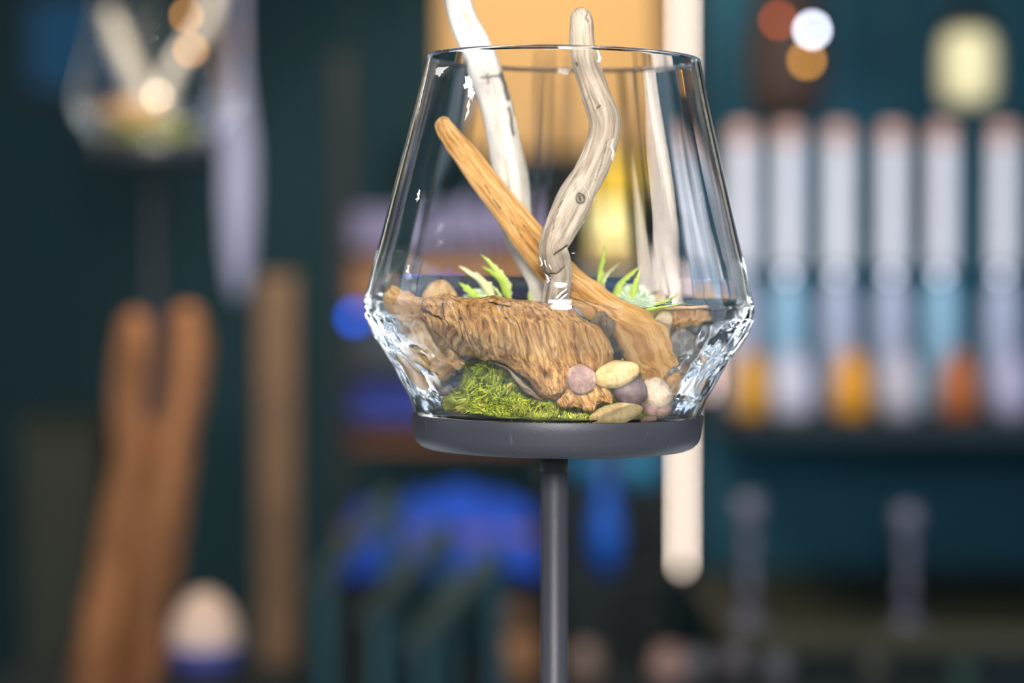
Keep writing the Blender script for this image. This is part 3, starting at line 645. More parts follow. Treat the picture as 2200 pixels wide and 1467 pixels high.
leaf([(1062, 655), (1032, 610), (1008, 588), (984, 572)], 9.5, .015, .012, hl, 3, 1, .75)
leaf([(1094, 660), (1086, 622), (1072, 590), (1052, 568), (1030, 546)], 8, .012, .006, hl, 7, 1, .35)
leaf([(1088, 648), (1078, 615), (1058, 590), (1033, 574)], 7, .011, .004, hl, 6, 1, .1)
leaf([(1093, 660), (1091, 625), (1082, 588)], 5, .016, .014, hl, 3, 0, .6)
leaf([(1032, 662), (1012, 636), (985, 614)], 8, .008, .004, hl, 4, 0, .2)
leaf([(1078, 655), (1068, 635), (1053, 620)], 3.5, .014, .012, hl, 3, 0, .5)
leaf([(1142, 668), (1139, 650), (1141, 628)], 6, .03, .03, hl, 1, 0, .3)
hr = empty('sea_holly', P(1350, 720, Y0 + .03), 'green sea holly sprig with a pale spiky head, right of the grey branch', 'plant')
head(1362, 668, .020, 46, 48, hr, seed=5, n=420)
leaf([(1286, 645), (1288, 600), (1294, 565), (1299, 526)], 7, .02, .016, hr, 4, 1, .2)
leaf([(1292, 640), (1300, 603), (1312, 584), (1333, 567)], 4, .025, .025, hr, 5, 1, .7)
leaf([(1318, 662), (1330, 622), (1348, 597), (1379, 573)], 7, .018, .010, hr, 6, 1, .25)
leaf([(1346, 682), (1359, 645), (1368, 612), (1377, 580)], 8, .012, .006, hr, 5, 0, .2)
leaf([(1372, 700), (1400, 680), (1430, 662), (1458, 638)], 6.5, .02, .016, hr, 6, -1, .2)
leaf([(1380, 712), (1412, 695), (1442, 681), (1473, 662)], 6.5, .016, .012, hr, 6, -1, .2)
leaf([(1350, 690), (1362, 660), (1372, 640)], 5, .02, .02, hr, 3, 0, .6)

# ================================================================ the blurred room behind
def far_lathe(name, px, ybot, Y, prof, mat, label=None, cat=None, group=None, parent=None, n=32):
    """prof: (radius px, height px above ybot) measured at depth Y"""
    k = Y / FPX; b = P(px, ybot, Y)
    o = lathe_obj(name, [(r * k, h * k) for r, h in prof], mat, b if parent is None else b - parent.matrix_basis.translation, parent, n)
    return tag(o, label, cat, group)

# panel, light tube
M_PANEL = wood_mat('panel_orange', [(.3, 'bf7f35'), (.5, 'd2954a'), (.7, 'e0a860')], 6, .03, bump=.1)
k5 = 5.2 / FPX
a = P(948, -160, 5.2); b = P(1416, 338, 5.2)
pan = box_obj('wall_panel', ((a.x + b.x) / 2, 5.25, (a.z + b.z) / 2), (b.x - a.x, .05, a.z - b.z), plain('panel_orange_paint', 'c99c5e', .7, var=.05, scale=3), bevel=.004)
tag(pan, 'orange tan wall board behind the top of the glass bowl', 'panel')
M_TUBE = plain('lit_diffuser', 'ffffff', .5, emis=('f6e0cc', 8.2))
a = P(1468, -60, 4.45); b = P(1463, 1222, 4.45)
tb = empty('light_tube', (a.x, 4.45, b.z), 'tall glowing white vertical light tube running behind the right of the bowl', 'lamp')
lathe_obj('diffuser', [(.002, 0), (.0035, .001), (.004, .003), (.004, a.z - b.z + .4), (.002, a.z - b.z + .401)], M_TUBE, (0, 0, 0), tb, 32)
lathe_obj('end_cap', [(.002, -.008), (.0045, -.007), (.0045, 0), (.003, .001)], plain('white_cap', 'e0d8d0', .5), (0, 0, 0), tb, 32)
lathe_obj('ceiling_rod', [(.003, 0), (.003, ZC - b.z - (a.z - b.z + .4))], M_BLACK, (0, 0, a.z - b.z + .4), tb, 12)
a = P(1526, 500, 4.2); b = P(1526, 845, 4.2)
tb2 = empty('light_tube', (a.x, 4.2, b.z), 'pinkish white reflection built as a glowing tube above the shelf beside the tray', 'lamp')  # thin pinkish reflection, built as a glowing tube
lathe_obj('diffuser', [(.002, 0), (.004, .001), (.005, .003), (.005, .20), (.003, .201)], plain('pink_white_glint', 'e8c8bc', .5, emis=('f0c8b8', 4.2)), (0, 0, 0), tb2, 32)
lathe_obj('ceiling_rod', [(.005, 0), (.005, ZC - b.z - .2)], M_BLACK, (0, 0, .2), tb2, 12)  # rod of the tube that stands in for the pinkish reflection

for x_, y_, lab in ((1.42, 4.9, 'added unseen glowing tube at the right end of the room'), (1.95, 4.7, 'outermost added unseen glowing tube on the right'), (-1.5, 5.0, 'added unseen glowing tube at the left end of the room')):
    tb3 = empty('light_tube', (x_, y_, .5), lab, 'lamp')  # tubes added out of view to brighten the edges of the glass
    lathe_obj('diffuser', [(.01, 0), (.018, .002), (.02, .006), (.02, 1.9), (.015, 1.902)], plain('added_tube_glow', 'ffffff', .5, emis=('f4ecd8', 5)), (0, 0, 0), tb3, 24)
    lathe_obj('end_cap', [(.01, -.02), (.02, -.02), (.02, 0), (.01, .001)], M_BLACK, (0, 0, 0), tb3, 24)  # cap of the added unseen tube
    lathe_obj('ceiling_rod', [(.005, 1.9), (.005, ZC - .5)], M_BLACK, (0, 0, 0), tb3, 12)  # rod of the added unseen tube
    lathe_obj('added_tube_foot', [(.08, -.5), (.08, -.49), (.006, -.485), (.006, -.02)], M_BLACK, (0, 0, 0), tb3, 24)

M_WTOP = plain('white_table_top', 'f2f5f8', .5, var=.03); M_CH0 = plain('side_table_metal', '20262a', .5)
for x_, lab in ((-.55, 'added white round table reflecting light into the bowl from the left, unseen below the frame'), (.62, 'added white round table reflecting light into the bowl from the right, unseen below the frame')):
    t0_ = empty('reflector_table', (x_, 2.35, 0), lab, 'table')  # tables added below view to bounce light into the bowl's lower wall
    lathe_obj('tabletop', [(.40, .63), (.42, .635), (.42, .655), (.41, .66), (.001, .66)], M_WTOP, (0, 0, 0), t0_, 64)
    lathe_obj('reflector_pedestal', [(.03, .02), (.03, .63)], M_CH0, (0, 0, 0), t0_, 24)
    lathe_obj('foot', [(.2, 0), (.2, .01), (.03, .02)], M_CH0, (0, 0, 0), t0_, 48)

# shelving unit on the right
M_SHELF = plain('shelf_teal', '031c24', .85, var=.1, scale=5)
M_SHELF2 = plain('counter_olive', '34331c', .5, var=.3, scale=9)
zs = P(1900, 900, 3.95).z; zc_ = P(1900, 1340, 3.85).z
xl = P(1545, 900, 4.2).x; xr = P(2500, 900, 4.2).x
su = empty('shelving_unit', ((xl + xr) / 2, 4.3, 0), 'dark teal shelving unit filling the right half behind the bowl', 'shelf')
box_obj('back_panel', ((xl + xr) / 2, 4.62, 1.15), (xr - xl, .03, 2.3), M_WALL, su)
box_obj('shelf_board', ((xl + xr) / 2, 4.2, zs - .016), (xr - xl, .75, .032), M_SHELF, su, .004)
box_obj('counter_top', ((xl + xr) / 2, 4.19, zc_ - .02), (xr - xl + .06, .80, .04), M_SHELF2, su, .004)
box_obj('side_panel', (xr + .02, 4.2, 1.15), (.04, .85, 2.3), M_SHELF, su, .003)
box_obj('cabinet_body', ((xl + xr) / 2, 4.2, (zc_ - .04) / 2), (xr - xl, .78, zc_ - .045), M_SHELF, su, .003)

M_NECK_GLINT = plain('white_neck_glint', 'eeeef6', .3, var=.04)  # white necks stand in for line reflections on the bottles
M_CAPP = plain('pinkish_cap', 'dcae9c', .5)
M_BODY = plain('pale_blue_glass_body', '8ab4cc', .25, var=.1)
M_BODY2 = plain('pale_lilac_body', 'a8b0c8', .3, var=.1)
BOT = 'tall bottles in a row on the shelf'
for i, (x, lab, mb) in enumerate([(1593, 'bottle with neck reflection painted white, nearest the glass bowl, first of the shelf row', M_BODY2), (1692, 'bottle with a light blue body, neck reflection painted white, second of the shelf row', M_BODY), (1800, 'bottle with the brightest painted neck reflection, third of the shelf row', M_BODY2),
                                  (1915, 'bottle with neck reflection painted white, standing above the yellow and white jars, fourth of the row', M_BODY2), (2022, 'bottle with sky blue body, neck reflection painted white, fifth of the shelf row', M_BODY), (2152, 'bottle with neck reflection painted white, at the right edge of the photograph', M_BODY2)]):
    r0 = empty('bottle', P(x, 880, 4.1), lab, 'bottle', BOT)
    k = 4.1 / FPX; s = 25
    for nm, prof, mt in (('body', [(20, 0), (34, 2), (36, 8), (36, 210), (32, 240), (20, 268), (12, 282), (11, 300)], mb), ('neck_glint', [(10, 300), (26, 306), (s, 315), (s, 560), (27, 568), (12, 572)], M_NECK_GLINT if i != 2 else plain('bright_neck_glint', 'f4f6ff', .25)), ('cap', [(15, 569), (24, 571), (26, 580), (24, 606), (16, 610), (.5, 611)], M_CAPP)):
        lathe_obj(nm, [(a_ * k, b2 * k) for a_, b2 in prof], mt, (0, 0, 0), r0, 32)
JAR = 'squat jars in front of the bottles'
for x, c, lab, w_ in [(1612, 'd99a1e', 'amber yellow jar, leftmost in front of the shelf bottles', 32), (1700, 'c4c2d2', 'pale lilac white jar between the two amber yellow jars', 42), (1828, 'dc9410', 'deep amber yellow jar below the third bottle', 38), (1932, 'b8b2bc', 'greyish white jar between amber and orange jars', 40),
                      (2058, 'a85a22', 'orange brown jar below the fifth bottle', 40), (2172, 'aaa6c0', 'lilac white jar at the right edge of the shelf', 38)]:
    r0 = empty('jar', P(x, 898, 3.95), lab, 'jar', JAR); k = 3.95 / FPX
    mj = plain('jar_glaze', c, .3, var=.08)
    lathe_obj('body', [(a_ * k * w_ / 40, b2 * k) for a_, b2 in [(20, 0), (34, 3), (40, 15), (42, 60), (38, 100), (28, 118), (24, 122)]], mj, (0, 0, 0), r0, 32)
    lathe_obj('lid', [(a_ * k * w_ / 40, b2 * k) for a_, b2 in [(24, 122), (28, 123), (28, 132), (20, 138), (5, 140), (6, 148), (.5, 151)]], mj, (0, 0, 0), r0, 24)
M_GLINT = plain('glint_glow', 'd8dcec', .18, 1, emis=('c8cce0', 3.6))  # specular glints, built as small glowing beads
M_WIRE = plain('thin_wire', '30383c', .5)
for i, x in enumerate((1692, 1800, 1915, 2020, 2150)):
    far_lathe('glint_bead', x, 600, 3.9, [(1, 0), (6, 2), (9, 9), (6, 16), (1, 18)], M_GLINT, None)
    o = COL.objects[-1] if False else None
for o in [q for q in COL.objects if q.name.startswith('glint_bead')]:
    bi_ = globals().get('bi_', 0); o['label'] = 'glint built as a tiny glowing bead before the ' + ('second bottle with the light blue body', 'third and brightest bottle', 'fourth bottle above the greyish white jar', 'fifth bottle with sky blue body', 'rightmost bottle')[bi_]; bi_ += 1; o['category'] = 'ornament'; o['group'] = 'glints built as glowing beads before the bottles'
# hanging wires of the glint beads
for o in [q for q in COL.objects if q.name.startswith('glint_bead')]:
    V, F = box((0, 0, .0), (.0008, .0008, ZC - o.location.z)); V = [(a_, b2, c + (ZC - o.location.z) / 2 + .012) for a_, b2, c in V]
    mesh_obj('glint_wire', V, F, M_WIRE, o, smooth=False)
    o.name = 'hanging_glint'

# candlesticks on the counter
M_CG = plain('grey_glass', '605f70', .15, var=.1, coat=.5)
for x, lab, s in ((1608, 'greyish glass candlestick on the counter beside the light tube', 1.0), (1948, 'greyish glass candlestick alone on the right of the counter', .92)):
    yb = 1325 if x < 1700 else 1352
    r0 = empty('candlestick', (P(x, yb, 3.85).x, 3.85, zc_), lab, 'candlestick', 'glass candlesticks on the counter'); k = 3.85 / FPX * s
    lathe_obj('foot', [(a_ * k, b2 * k) for a_, b2 in [(44, 0), (46, 4), (30, 12), (12, 22), (8, 40)]], M_CG, (0, 0, 0), r0, 32)
    lathe_obj('stem', [(a_ * k, b2 * k) for a_, b2 in [(8, 40), (14, 60), (18, 80), (14, 100), (8, 115), (12, 140), (18, 165), (14, 190), (9, 205)]], M_CG, (0, 0, 0), r0, 32)
    lathe_obj('cup', [(a_ * k, b2 * k) for a_, b2 in [(9, 205), (24, 215), (30, 240), (28, 275), (26, 275), (26, 245), (10, 225)]], M_CG, (0, 0, 0), r0, 32)

# lamps and lantern, top right
M_LSH = plain('brown_lampshade', '3e2a20', .7, var=.2)
ls = empty('pendant_lamp', P(1690, 255, 4.4), 'dark brown hanging lampshade at the top, right of the light tube', 'lamp'); k = 4.4 / FPX
lathe_obj('lamp_shade', [(a_ * k, b2 * k) for a_, b2 in [(62, 0), (66, 0), (78, 60), (84, 140), (70, 240), (30, 320), (10, 330), (8, 326), (28, 316), (66, 236), (80, 140), (74, 60), (62, 2)]], M_LSH, (0, 0, 0), ls, 40, cap=False)
lathe_obj('cord', [(.003, 328 * k), (.003, ZC - P(1690, 255, 4.4).z)], M_BLACK, (0, 0, 0), ls, 8)
def bulb(x, y, Y, r, c, s, lab, cat='bulb', group=None):
    m, nt, b = new_mat('bulb_light'); b.inputs['Base Color'].default_value = (0, 0, 0, 1); b.inputs['Emission Color'].default_value = lin(c); b.inputs['Emission Strength'].default_value = s
    p = P(x, y, Y); o = empty('light_bulb', p, lab, cat, group); k = Y / FPX
    lathe_obj('bulb', [(.3 * k, -r * k), (.7 * r * k, -.7 * r * k), (r * k, 0), (.7 * r * k, .7 * r * k), (.45 * r * k, 1.1 * r * k)], m, (0, 0, 0), o, 20)
    lathe_obj('socket', [(.5 * r * k, 1.1 * r * k), (.5 * r * k, 2.4 * r * k), (.1 * k, 2.6 * r * k)], M_BLACK, (0, 0, 0), o, 12)
    V, F = box((0, 0, (ZC - p.z) / 2 + r * k), (.0012, .0012, ZC - p.z - 2 * r * k)); mesh_obj('cord', V, F, M_BLACK, o, smooth=False)
    return o
bulb(1745, 65, 4.1, 9, 'e6ecff', 26, 'cool white glowing bulb at the top right')
bulb(1672, 44, 4.15, 7, 'e86a30', 10, 'red orange glowing bulb left of the cool white bulb')
bulb(1733, 130, 4.15, 8, 'f0a840', 13, 'amber glowing bulb just below the cool white bulb')
bulb(400, 34, 3.40, 6.5, 'ffb050', 10, 'upper warm glowing bulb beside the far glass bowl')
bulb(410, 108, 3.47, 6.5, 'ffb254', 10, 'lower warm glowing bulb beside the far glass bowl')
bulb(338, 206, 3.43, 6.5, 'ffe0bc', 12, 'pale warm glowing bulb in front of the far glass bowl')
bulb(762, 682, 4.66, 13, '0060f0', 6.5, 'bright blue glowing lamp left of the glass bowl')
bulb(905, 640, 4.66, 9, '1850ff', 8, 'small blue glowing lamp seen through the left of the bowl')
lz = P(1340, 544, 4.95); k = 4.95 / FPX
sq = empty('glowing_box', (lz.x, 5.0, lz.z), 'pale yellow box given a glow, under the bright yellow box, seen through the bowl', 'lamp')  # pale box, its brightness added as a glow of its own
box_obj('lamp_shade', (lz.x, 5.0, lz.z + 47 * k), (104 * k, .09, 84 * k), plain('pale_yellow_glow', 'e8d898', .6, emis=('f8e490', .75)), sq, .002)
box_obj('box_base', (lz.x, 5.0, lz.z + 3 * k), (80 * k, .07, 5 * k), M_BLACK, sq)
box_obj('box_lid', (lz.x, 5.0, lz.z + 91 * k), (108 * k, .1, 4 * k), M_BLACK, sq)
ln = empty('paper_lantern', P(2080, 225, 4.3), 'cream glowing lantern with a dark top hanging at the top right', 'lantern'); k = 4.3 / FPX
lathe_obj('lantern_shade', [(a_ * k, b2 * k) for a_, b2 in [(30, 0), (50, 4), (60, 30), (62, 90), (56, 140), (40, 160)]], plain('cream_paper', 'd8cda0', .7, emis=('e6deae', .30)), (0, 0, 0), ln, 6)
lathe_obj('cap', [(a_ * k, b2 * k) for a_, b2 in [(62, 160), (66, 166), (40, 196), (10, 214), (3, 216)]], M_BLACK, (0, 0, 0), ln, 6)
lathe_obj('cord', [(.003, 214 * k), (.003, ZC - P(2080, 225, 4.3).z)], M_BLACK, (0, 0, 0), ln, 8)

# centre: table with blue cloth and a stack of boxes on a rack
def P_box(name, x0, x1, y0, y1, Y, d, mat, label=None, cat=None, parent=None, lid=None, group=None):
    a = P(x0, y0, Y); b = P(x1, y1, Y)
    s = (b.x - a.x, d, a.z - b.z); c = ((a.x + b.x) / 2, Y + d / 2, (a.z + b.z) / 2)
    if parent: return box_obj(name, c, s, mat, parent, .004)
    r0 = empty(name, (c[0], c[1], b.z), label, cat, group)
    box_obj('body', (c[0], c[1], c[2] - s[2] * .08), (s[0], s[1], s[2] * .84), mat, r0, .004)
    box_obj('lid', (c[0], c[1], a.z - s[2] * .09), (s[0] + .012, s[1] + .012, s[2] * .18), lid or mat, r0, .004)
    return r0
rk = empty('storage_rack', (P(950, 700, 4.75).x, 4.9, 0), 'dark open rack of stacked boxes left behind the bowl', 'rack')
for xx in (738, 1178):
    for yy in (4.72, 5.08): box_obj('post', (P(xx, 700, yy).x, yy, .85), (.03, .03, 1.66), M_BLACK, rk)
for yp in (535, 658, 802, 905, 968):
    box_obj('shelf_board', (P(958, yp, 4.72).x, 4.9, P(958, yp + 5, 4.72).z), ((1178 - 738) * 4.9 / FPX, .38, .008), M_BLACK, rk)
P_box('storage_box', 752, 1150, 452, 532, 4.74, .3, plain('lavender_card', '8d84a6', .7), 'lavender storage box on the top of the rack', 'box')
P_box('storage_box', 748, 1160, 546, 655, 4.74, .3, plain('brown_card', 'a87850', .8), 'brown cardboard box under the lavender box', 'box')
P_box('storage_box', 750, 1150, 680, 800, 4.74, .3, plain('dark_card', '3c4448', .8), 'dark grey box on the rack beside the blue lamp', 'box')
P_box('storage_box', 758, 1150, 818, 902, 4.74, .3, plain('indigo_card', '2a3a8c', .7), 'indigo blue box left behind the tray', 'box')
P_box('storage_box', 752, 1150, 912, 964, 4.74, .3, plain('rust_card', '7c5030', .8), 'low rust brown box above the blue cloth', 'box')
M_YEL = plain('yellow_card', 'e8c02a', .6); M_YEL2 = plain('pale_yellow_card', 'f0dc90', .6)
P_box('storage_box', 1290, 1405, 352, 446, 4.95, .15, M_YEL, 'bright yellow box seen through the bowl below the orange board', 'box')
P_box('storage_box', 1270, 1412, 545, 603, 4.95, .2, plain('straw_card', 'c9a860', .6), 'straw coloured box beneath the bright yellow box', 'box')
rk2 = empty('side_cabinet', (P(1330, 700, 4.9).x, 5.05, 0), 'blue grey side cabinet hidden behind the right of the bowl', 'cabinet')
c0 = P(1330, 604, 4.9)
box_obj('body', (c0.x, 5.05, c0.z / 2 + .03), (.2, .3, c0.z - .06), plain('blue_grey_cabinet', '34506e', .6), rk2, .004)
box_obj('top', (c0.x, 5.05, c0.z - .006), (.22, .32, .012), plain('blue_grey_top', '44607e', .6), rk2, .002)
box_obj('door', (c0.x, 4.895, c0.z / 2), (.18, .012, c0.z - .15), plain('blue_grey_door', '2e4a68', .6), rk2, .002)

# table with blue cloth
M_BLUE = plain('blue_cloth', '0a46b4', .75, var=.25, scale=8)
tz = P(940, 985, 4.3).z
tbl = empty('display_table', (P(945, 1000, 4.25).x, 4.3, 0), 'small brown wooden table under the blue cloth', 'table')
cxn = P(945, 1000, 4.25).x
box_obj('tabletop', (cxn, 4.3, tz - .12), (.33, .4, .024), plain('brown_table', '80583c', .6), tbl, .003)
for sx in (-1, 1):
    for sy in (-1, 1): box_obj('leg', (cxn + sx * .14, 4.3 + sy * .17, (tz - .13) / 2), (.025, .025, tz - .13), M_BLACK, tbl)
nx_, ny_ = 60, 50; V = []
for i in range(nx_):
    for j in range(ny_):
        x = (i / (nx_ - 1) - .5) * .40; y = (j / (ny_ - 1) - .5) * .46
        fold = max(abs(x) - .155, abs(y) - .19, 0)
        z = tz - .105 + .05 * math.exp(-((x - .05) / .09) ** 2 - (y / .12) ** 2) + .035 * math.exp(-((x + .03) / .05) ** 2 - ((y + .1) / .08) ** 2) - fold * 2.0 + .006 * math.sin(x * 60 + y * 25)
        V.append((cxn + (x if abs(x) < .165 else math.copysign(.165 + (abs(x) - .165) * .4, x)), 4.3 + (y if abs(y) < .2 else math.copysign(.2 + (abs(y) - .2) * .35, y)), z))
cl = mesh_obj('blue_cloth', V, grid_faces(nx_, ny_, False), M_BLUE); tag(cl, 'rumpled bright blue cloth draped over the small table', 'cloth')
md = cl.modifiers.new('t', 'SOLIDIFY'); md.thickness = .003

# dark chairs with slanted arms
M_CH = plain('chair_frame_teal', '1c4a56', .5); M_CHS = plain('chair_seat_dark', '0c1a1c', .8); M_ARM = plain('chair_arm_grey', '3a4a48', .6)
def bar(a, b, r, mat, name, parent, n=10):
    a, b = Vector(a), Vector(b); d = (b - a).normalized(); u = d.orthogonal().normalized(); v = d.cross(u); V = []
    for e in (a, a + d * r * .3, b - d * r * .3, b):
        for j in range(n):
            t = 2 * math.pi * j / n; q = r * (.8 if e in (a, b) else 1); V.append(tuple(e + u * q * math.cos(t) + v * q * math.sin(t)))
    return mesh_obj(name, V, grid_faces(4, n) + [tuple(range(n))[::-1], tuple(3 * n + j for j in range(n))], mat, parent)
def chair(px, pt, Y, label):
    top = P(px, pt, Y); r0 = empty('folding_chair', (top.x, Y, 0), label, 'chair', 'dark folding chairs behind the pole')
    t = top.z; S = .46
    for s in (0, .09):
        bar((0, s, t), (-.12, s, t - .14), .014, M_ARM, 'arm_rest', r0)
        bar((0, s, t), (.02, s, 0), .012, M_CH, 'leg', r0); bar((-.10, s, t - .12), (-.10, s, 0), .012, M_CH, 'leg', r0)
    box_obj('seat', (top.x - .04, Y + .045, S), (.03, .06, .3), M_CHS, r0, .004)
    box_obj('backrest', (top.x - .03, Y + .045, t - .24), (.02, .06, .16), M_CHS, r0, .004)
    return r0
chair(838, 1075, 3.75, 'dark folding chair, leftmost behind the pole')
chair(955, 1140, 3.62, 'dark folding chair in the middle of the three behind the pole')
chair(1062, 1195, 3.45, 'dark folding chair nearest to the grey pole')

# blue vases and odd jars low in the middle
vs = far_lathe('vase', 1302, 1230, 4.3, [(14, 0), (24, 6), (34, 60), (30, 120), (16, 170), (12, 190), (18, 215)], plain('blue_vase_glaze', '0c5cc0', .3), 'deep blue slim vase right of the grey pole', 'vase')
vs = far_lathe('vase', 1375, 1045, 4.5, [(14, 0), (28, 6), (34, 40), (24, 66), (16, 76)], plain('teal_vase_glaze', '0f7ea6', .3), 'teal blue small vase right below the tray', 'vase')
vs = far_lathe('vase', 1255, 1035, 4.5, [(14, 0), (26, 6), (32, 40), (22, 60), (16, 70)], plain('teal_vase_glaze', '0b6c96', .3), 'teal blue small vase directly right of the pole top', 'vase')
st = empty('plinth', (P(1310, 1240, 4.4).x, 4.42, 0), 'black narrow plinth carrying the blue vases', 'plinth')
box_obj('block', (P(1310, 1232, 4.4).x, 4.34, P(1310, 1232, 4.3).z / 2), (.2, .16, P(1310, 1232, 4.3).z), M_CHS, st, .003)
box_obj('riser', (P(1315, 1045, 4.5).x, 4.52, P(1315, 1050, 4.5).z / 2), (.22, .15, P(1315, 1048, 4.5).z), M_CHS, st, .003)
far_lathe('basket', 1108, 1361, 3.93, [(30, 0), (34, 4), (40, 60), (36, 64), (8, 66)], plain('wicker_brown', '6e5038', .8), 'small brown basket left of the lower pole, upper one', 'basket')
far_lathe('basket', 1112, 1475, 3.93, [(44, 0), (48, 4), (52, 104), (48, 110), (8, 112)], plain('wicker_tan', 'a07450', .8), 'tan basket left of the lower pole, cut by the lower edge', 'basket')
far_lathe('jar', 1258, 1475, 3.9, [(26, 0), (34, 4), (36, 60), (24, 84), (20, 92)], plain('pink_grey_jar', '8c7468', .4), 'pinkish grey jar right of the lower pole', 'jar')
lt = empty('low_bench', (P(1200, 1480, 3.95).x, 3.98, 0), 'low dark bench carrying the baskets behind the pole', 'bench')
zb = P(1200, 1476, 3.9).z
box_obj('bench_top', (P(1190, 1476, 3.95).x, 3.96, zb - .012), (.3, .2, .02), M_CHS, lt, .003)
for sx in (-1, 1): box_obj('leg', (P(1190, 1476, 3.95).x + sx * .13, 3.96, (zb - .02) / 2), (.03, .15, zb - .024), M_CHS, lt)
M_PK = plain('pinkish_ceramic', 'b08a80', .5)
for x, y, w_, c, lab in ((1436, 1440, 40, 'b08a80', 'pinkish round pot cut by the lower edge beside the counter'), (1500, 1420, 26, '7a7a80', 'grey small pot right of the pinkish pot'), (1580, 1418, 30, '6f6670', 'mauve grey pot before the counter'), (1672, 1440, 34, '5c6068', 'slate grey pot before the counter'), (1880, 1430, 26, '4c4c40', 'olive grey pot on the low step, second from right'), (2070, 1450, 28, '2c4c48', 'dark green pot on the low step, farthest right')):
    r0 = empty('pot', P(x, y + 28, 3.55), lab, 'pot', 'small pots on the low step'); k = 3.55 / FPX
    m_ = plain('pot_glaze', c, .4)
    lathe_obj('body', [(a_ * k * w_ / 40, b2 * k * w_ / 40) for a_, b2 in [(22, 0), (34, 10), (40, 36), (34, 60), (24, 70)]], m_, (0, 0, 0), r0, 24)
    lathe_obj('rim', [(a_ * k * w_ / 40, b2 * k * w_ / 40) for a_, b2 in [(24, 70), (29, 71), (30, 77), (24, 78), (20, 74)]], m_, (0, 0, 0), r0, 24)
zp = P(1600, 1466, 3.55).z - .003
sp = empty('low_step', (P(1750, 1470, 3.55).x, 3.55, 0), 'dark low step carrying the small pots before the counter', 'step')
box_obj('tread', (P(1750, 1470, 3.55).x, 3.55, zp - .015), (.52, .13, .03), M_CHS, sp, .003)
box_obj('riser', (P(1750, 1470, 3.55).x, 3.56, (zp - .03) / 2), (.5, .08, zp - .034), M_CHS, sp, .003)

# left: post, curtain, cabinet, picture
po = empty('wooden_post', (P(598, 1000, 4.2).x, 4.2, 0), 'brown olive wooden post left of the boxes', 'post')
box_obj('shaft', (P(598, 1000, 4.2).x, 4.2, P(598, 590, 4.2).z / 2 + .02), (.066, .06, P(598, 590, 4.2).z - .04), plain('post_wood', '74573c', .7, var=.2, scale=8), po, .004)
box_obj('foot', (P(598, 1000, 4.2).x, 4.2, .02), (.1, .1, .04), M_BLACK, po, .004)
M_CUR = plain('lilac_fabric', 'a8a8c4', .7, var=.05)
k = 4.4 / FPX
def pleat(R, A, Z): return R * .14 * np.sin(A * 9)
p0 = P(512, 645, 4.4)
cu = empty('tied_curtain', p0, 'narrow lilac grey curtain hanging beside the far glass bowl', 'curtain')
lathe_obj('fabric', [(a_ * k, b2 * k) for a_, b2 in [(6, 0), (14, 30), (24, 110), (30, 220), (29, 330), (16, 430), (10, 500), (8, 560), (7, 640), (6, 700)]], M_CUR, (0, 0, 0), cu, 72, pleat)
lathe_obj('tie_band', [(a_ * k, b2 * k) for a_, b2 in [(8, 556), (12, 558), (12, 566), (8, 568)]], M_CAPP, (0, 0, 0), cu, 32)
lathe_obj('cord', [(.004, 699 * k), (.004, ZC - p0.z)], M_BLACK, (0, 0, 0), cu, 8)
cb = empty('low_cabinet', (P(110, 1200, 4.6).x, 4.7, 0), 'dark olive low cabinet at the lower left edge', 'cabinet')
a = P(40, 905, 4.5); b = P(215, 905, 4.5)
box_obj('body', ((a.x + b.x) / 2, 4.68, a.z / 2 - .01), (b.x - a.x, .34, a.z - .02), plain('olive_cabinet', '24281a', .7), cb, .004)
box_obj('top', ((a.x + b.x) / 2, 4.68, a.z - .008), (b.x - a.x + .02, .36, .016), plain('olive_top', '24281a', .7), cb, .002)
box_obj('door', ((a.x + b.x) / 2, 4.505, a.z / 2), (b.x - a.x - .03, .014, a.z - .1), plain('olive_door', '24281a', .7), cb, .002)
fr = empty('picture_frame', P(150, 190, 6.3), 'dim blue framed picture on the wall at the upper left', 'picture')
pf = P(150, 95, 6.34)
box_obj('canvas', (pf.x, 6.36, pf.z), (.22, .015, .24), plain('blue_canvas', '0a5a86', .7), fr)
for dx, dz, sx, sz in ((-.12, 0, .02, .28), (.12, 0, .02, .28), (0, .13, .22, .02), (0, -.13, .22, .02)): box_obj('frame_bar', (pf.x + dx, 6.355, pf.z + dz), (sx, .03, sz), M_BLACK, fr, .002)

# far terrarium
Y2 = 3.72
TZ = .62
dt = empty('low_table', (-.57, 3.55, 0), 'dark low table at the lower left under the tall driftwood trunk', 'table')
box_obj('tabletop', (-.57, 3.55, TZ - .015), (.48, .74, .03), M_CHS, dt, .003)
for sx in (-1, 1):
    for sy in (-1, 1): box_obj('leg', (-.57 + sx * .21, 3.55 + sy * .32, (TZ - .03) / 2), (.04, .04, TZ - .03), M_SHELF, dt)
t2 = P(331, 318, Y2)
s2 = make_stand((t2.x, Y2, t2.z), 'dark round tray stand under the blurred far glass bowl at left', TZ)
b2 = empty('glass_bowl', (t2.x, Y2, t2.z - 15 * PX), 'blurred far glass bowl with driftwood at the upper left', 'glass bowl')
c2 = bg.copy(); COL.objects.link(c2); c2.parent = b2
zm = t2.z - 15 * PX + zi
def h2(X, Yy):
    r = math.hypot(X - t2.x, Yy - Y2) / .07; return (.012 + .022 * max(0, 1 - r * r))
mo2 = moss('moss_bed', 'yellowish moss mound inside the far glass bowl', h2, 1500, t2.x, .068, Y2, seed=31, zfloor=zm, ln=(5, 9), scale=1.2)
def far_branch(pts, mat, lab, seed, n=60, name='driftwood_branch', m=24, Y=Y2, parent=None, fl=.9, fine=.03, amp=.15):
    return tube(name, pts, mat, lab, 'driftwood' if lab else None, flat=fl, n=n, m=m, seed=seed, loc_y=Y, amp=amp, fine=fine, parent=parent)
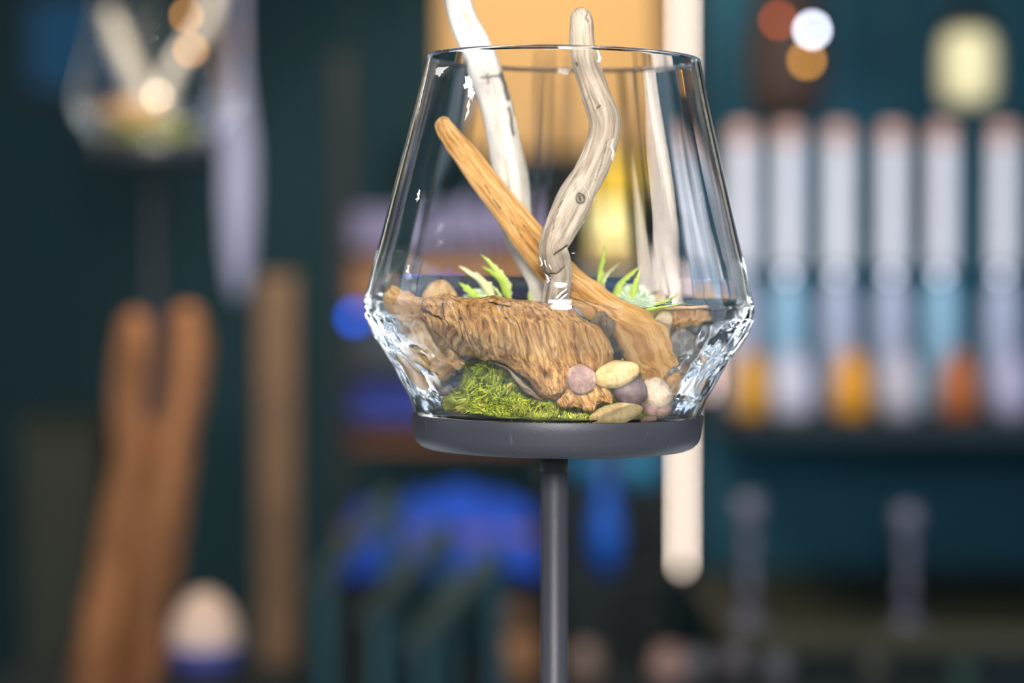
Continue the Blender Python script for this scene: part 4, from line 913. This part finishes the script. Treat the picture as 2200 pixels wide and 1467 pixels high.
far_branch([(232, 22, 14, 0), (250, 80, 18, 0), (278, 150, 22, 0), (305, 215, 20, 0), (318, 268, 16, 0)], M_WHITE, 'pale driftwood branch leaning left in the far glass bowl', 81)
far_branch([(462, -30, 14, .01), (440, 60, 17, .01), (400, 110, 16, .01), (365, 170, 18, .01), (345, 230, 16, .01), (335, 270, 14, .01)], M_WHITE, 'pale driftwood branch leaning right in the far glass bowl', 83)
far_branch([(215, 248, 14, -.03), (260, 246, 20, -.035), (310, 254, 22, -.035), (352, 252, 16, -.03)], M_BARK, 'small brown driftwood lump at the left in the far glass bowl', 85)
tr = empty('driftwood_log', (P(330, 1470, 3.45).x, 3.45, TZ), 'tall split brown driftwood trunk standing at the lower left', 'driftwood')
tp = []
for pts, sd, lab in (([(292, 668, 30, 0), (288, 760, 38, 0), (276, 860, 38, .01), (280, 980, 38, .01), (265, 1100, 42, .01), (245, 1220, 44, .01), (222, 1340, 46, 0), (190, 1535, 50, 0)], 87, None), ([(402, 655, 32, 0), (405, 760, 40, 0), (388, 880, 40, 0), (368, 980, 42, 0), (350, 1100, 46, 0), (335, 1220, 46, 0), (322, 1340, 40, 0), (320, 1535, 42, 0)], 89, None), ([(335, 900, 26, .05), (318, 1000, 40, .04), (300, 1200, 44, .04), (275, 1400, 42, .04), (265, 1520, 42, .04)], 91, None)):
    o = far_branch(pts, M_FAR, None, sd, 120, 'trunk_piece', 40, 3.45, amp=.25, fine=.06); o.parent = tr; o.matrix_parent_inverse = tr.matrix_basis.inverted()
vz = P(440, 1462, 3.3)
pl = empty('small_plinth', (vz.x, 3.3, TZ), 'small dark plinth on the low table under the white vase', 'plinth')
box_obj('block', (vz.x, 3.3, TZ + .04), (.12, .12, .076), M_SHELF, pl, .003); box_obj('top_plate', (vz.x, 3.3, TZ + .0815), (.13, .13, .006), M_BLACK, pl, .001)
vv = empty('ceramic_vase', (vz.x, 3.3, TZ + .0845), 'rounded white ceramic vase tilted beside the driftwood trunk', 'vase'); k = 3.3 / FPX
o = lathe_obj('body', [(a_ * k, b2 * k) for a_, b2 in [(30, 0), (60, 12), (76, 50), (76, 90), (62, 130), (40, 160), (28, 172), (20, 176), (14, 170), (.5, 166)]], plain('white_ceramic', 'd6b6a2', .4, var=.05), (0, 0, 0.002), vv, 40); o.rotation_euler = (0, 0, 0)
lathe_obj('shade_band', [(a_ * k, b2 * k) for a_, b2 in [(62, 12), (79, 50), (80.5, 62), (79, 62)]], plain('blue_shade', '3c4890', .4), (0, 0, 0.002), vv, 40, cap=False)  # blue shadow low on the vase, put into colour as a band
